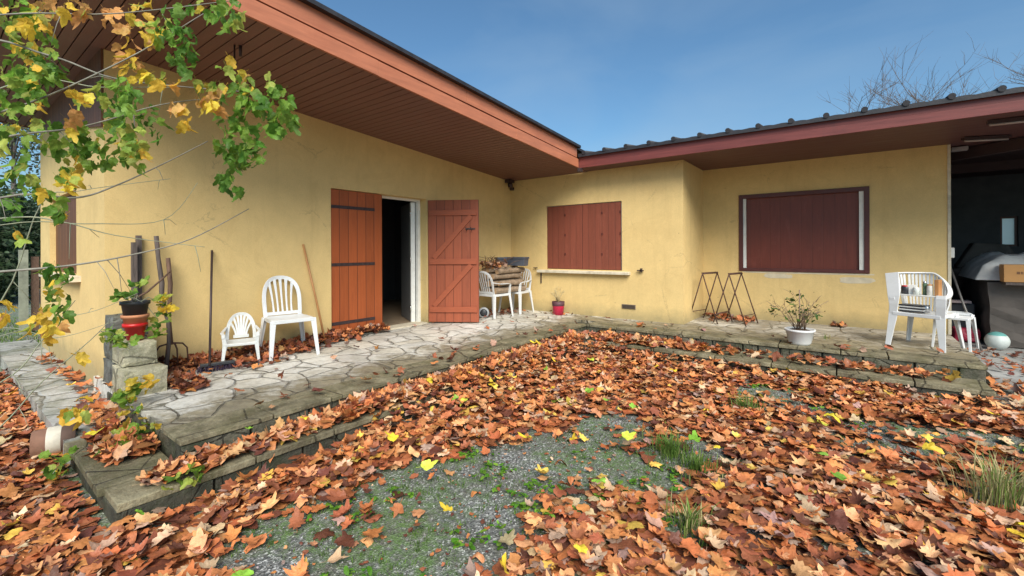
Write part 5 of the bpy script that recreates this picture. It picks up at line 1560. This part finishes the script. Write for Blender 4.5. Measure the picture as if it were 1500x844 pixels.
# ------------------------------------------------------------------ left background
def leafy_tree(name, label, base, H, Wd, n_, cols, wts, size, trunk_r=.12, low=.1, seed=1, group=None, proto=OV):
    rr = np.random.default_rng(seed)
    t_ = thing(name, label, 'tree', base, 0, group)
    mb = MB(); mb.tube([(0, 0, -.1), (.05, 0, H * .5), (0, .05, H * .92)], [trunk_r, trunk_r * .7, trunk_r * .15], 8)
    cl = []
    for i in range(34):
        q = rr.uniform(low, .98); rad = Wd * .5 * math.sin(math.pi * min(1, (q - low) / (1 - low) * .85 + .18)) * rr.uniform(.3, 1)
        az = rr.uniform(0, 6.28); e_ = Vector((rad * math.cos(az), rad * math.sin(az), H * q)); cl.append(e_)
        if i % 2 == 0: mb.tube([(0, 0, H * q * .8), e_ * .5 + Vector((0, 0, H * q * .45)), e_], [trunk_r * .3, trunk_r * .2, .008], 5)
    mb.build('trunk', BARKB, t_)
    pts = np.array([tuple(c_) for c_ in cl]); pk = rr.integers(0, len(pts), n_)
    pos = pts[pk] + rr.normal(0, 1, (n_, 3)) * Wd * .09
    rt_ = rots(rr.uniform(0, 6.28, n_), rr.uniform(0, 1.5, n_), rr.uniform(0, 6.28, n_))
    bake('crown', proto, pos, rt_, rr.uniform(size * .6, size, n_), palette(n_, cols, wts, .25), LEAF, t_)


GG = [(.055, .09, .045), (.085, .13, .06), (.12, .16, .09)]
for k, (px, d_, H, W_, lb) in enumerate(((-60, 13, 3.1, 3.4, 'rounded grey green evergreen bush beyond the fence at the far left'), (8, 15, 3.3, 3.6, 'grey green evergreen bush beyond the dark fence post'), (48, 17, 3.3, 3.2, 'grey green evergreen bush farthest back, beside the house end'))):
    q = at(px, 370, d=d_); leafy_tree('evergreen_bush', lb, (q.x, q.y, 0), H, W_, 6500, GG, [3, 3, 2], .085, .1, .05, 20 + k, 'evergreen bushes beyond the fence')
q = at(20, 370, d=24); leafy_tree('tall_tree', 'tall thinly leaved pale tree against the sky at the far left', (q.x, q.y, 0), 9.5, 6.5, 2600, [(.2, .2, .13), (.12, .15, .08), (.3, .24, .12)], [3, 3, 1], .12, .16, .3, 41)
# fence with concrete posts
fp = at(34, 400, X=-12.6)
fn = thing('garden_fence', 'dark wooden fence with pale concrete posts at the far left', 'fence', (-12.6, fp.y, 0))
FO = Vector((-12.6, 1.2, 0))
for k in range(0, 5):
    MB().box(-.06, .06, k * 1.4 - .06, k * 1.4 + .06, 0, 1.62).build('post', simple('pale_post', (.24, .25, .19), .85, .35, 6, .3) if k == 0 else bpy.data.materials['pale_post'], fn)
    mb = MB(); y_ = k * 1.4 + .1
    while y_ < k * 1.4 + 1.28:
        mb.box(-.02, .0, y_, y_ + .11, .05, 1.5 + random.uniform(-.02, .02)); y_ += .125
    mb.box(0, .03, k * 1.4 + .1, k * 1.4 + 1.3, .3, .38).box(0, .03, k * 1.4 + .1, k * 1.4 + 1.3, 1.2, 1.28)
    mb.build('board_panel', WOODR, fn)

# ------------------------------------------------------------------ light
SUN_EL, SUN_AZ = 42, 134            # azimuth: degrees clockwise from +Y
sd = Vector((math.sin(R(SUN_AZ)) * math.cos(R(SUN_EL)), math.cos(R(SUN_AZ)) * math.cos(R(SUN_EL)), math.sin(R(SUN_EL))))
w = bpy.data.worlds.new('World'); sc.world = w; w.use_nodes = True
nt = w.node_tree; sky = nt.nodes.new('ShaderNodeTexSky'); sky.sky_type = 'NISHITA'; sky.sun_disc = False
sky.sun_elevation = R(SUN_EL); sky.sun_rotation = R(SUN_AZ)
sky.air_density = 1.0; sky.dust_density = 2.0; sky.ozone_density = 4
tn = nt.nodes.new('ShaderNodeMix'); tn.data_type = 'RGBA'; tn.blend_type = 'MULTIPLY'; tn.inputs[0].default_value = 1
nt.links.new(sky.outputs[0], tn.inputs[6]); tn.inputs[7].default_value = (.76, .985, 1.0, 1)
tc = nt.nodes.new('ShaderNodeTexCoord'); mp = nt.nodes.new('ShaderNodeMapping'); mp.inputs['Scale'].default_value = (1.2, 1.2, 3.2)
nt.links.new(tc.outputs['Generated'], mp.inputs[0])
cn = nt.nodes.new('ShaderNodeTexNoise'); cn.inputs['Scale'].default_value = 1.6; cn.inputs['Detail'].default_value = 5; cn.inputs['Roughness'].default_value = .5; cn.inputs['Distortion'].default_value = .4
nt.links.new(mp.outputs[0], cn.inputs['Vector'])
cr = nt.nodes.new('ShaderNodeMapRange'); cr.inputs[1].default_value = .42; cr.inputs[2].default_value = .72; cr.inputs[3].default_value = 0; cr.inputs[4].default_value = .3
nt.links.new(cn.outputs['Fac'], cr.inputs[0])
cl = nt.nodes.new('ShaderNodeMix'); cl.data_type = 'RGBA'; nt.links.new(cr.outputs[0], cl.inputs[0]); nt.links.new(tn.outputs[2], cl.inputs[6]); cl.inputs[7].default_value = (2.7, 3.6, 4.5, 1)
tn = cl
bg = nt.nodes['Background']; nt.links.new(tn.outputs[2], bg.inputs[0]); bg.inputs[1].default_value = .12
sl = bpy.data.lights.new('sun', 'SUN'); sl.energy = 4.2; sl.angle = R(38); sl.color = (1, .93, .82)
so_ = bpy.data.objects.new('sun', sl); col.objects.link(so_)
so_.rotation_euler = sd.to_track_quat('Z', 'Y').to_euler()
so_.location = (0, 0, 20)

vs = sc.view_settings
vs.view_transform = 'Standard'; vs.look = 'None'; vs.gamma = 1; vs.use_curve_mapping = False
vs.exposure = .38
sc.cycles.max_bounces = 8
sc.cycles.diffuse_bounces = 5
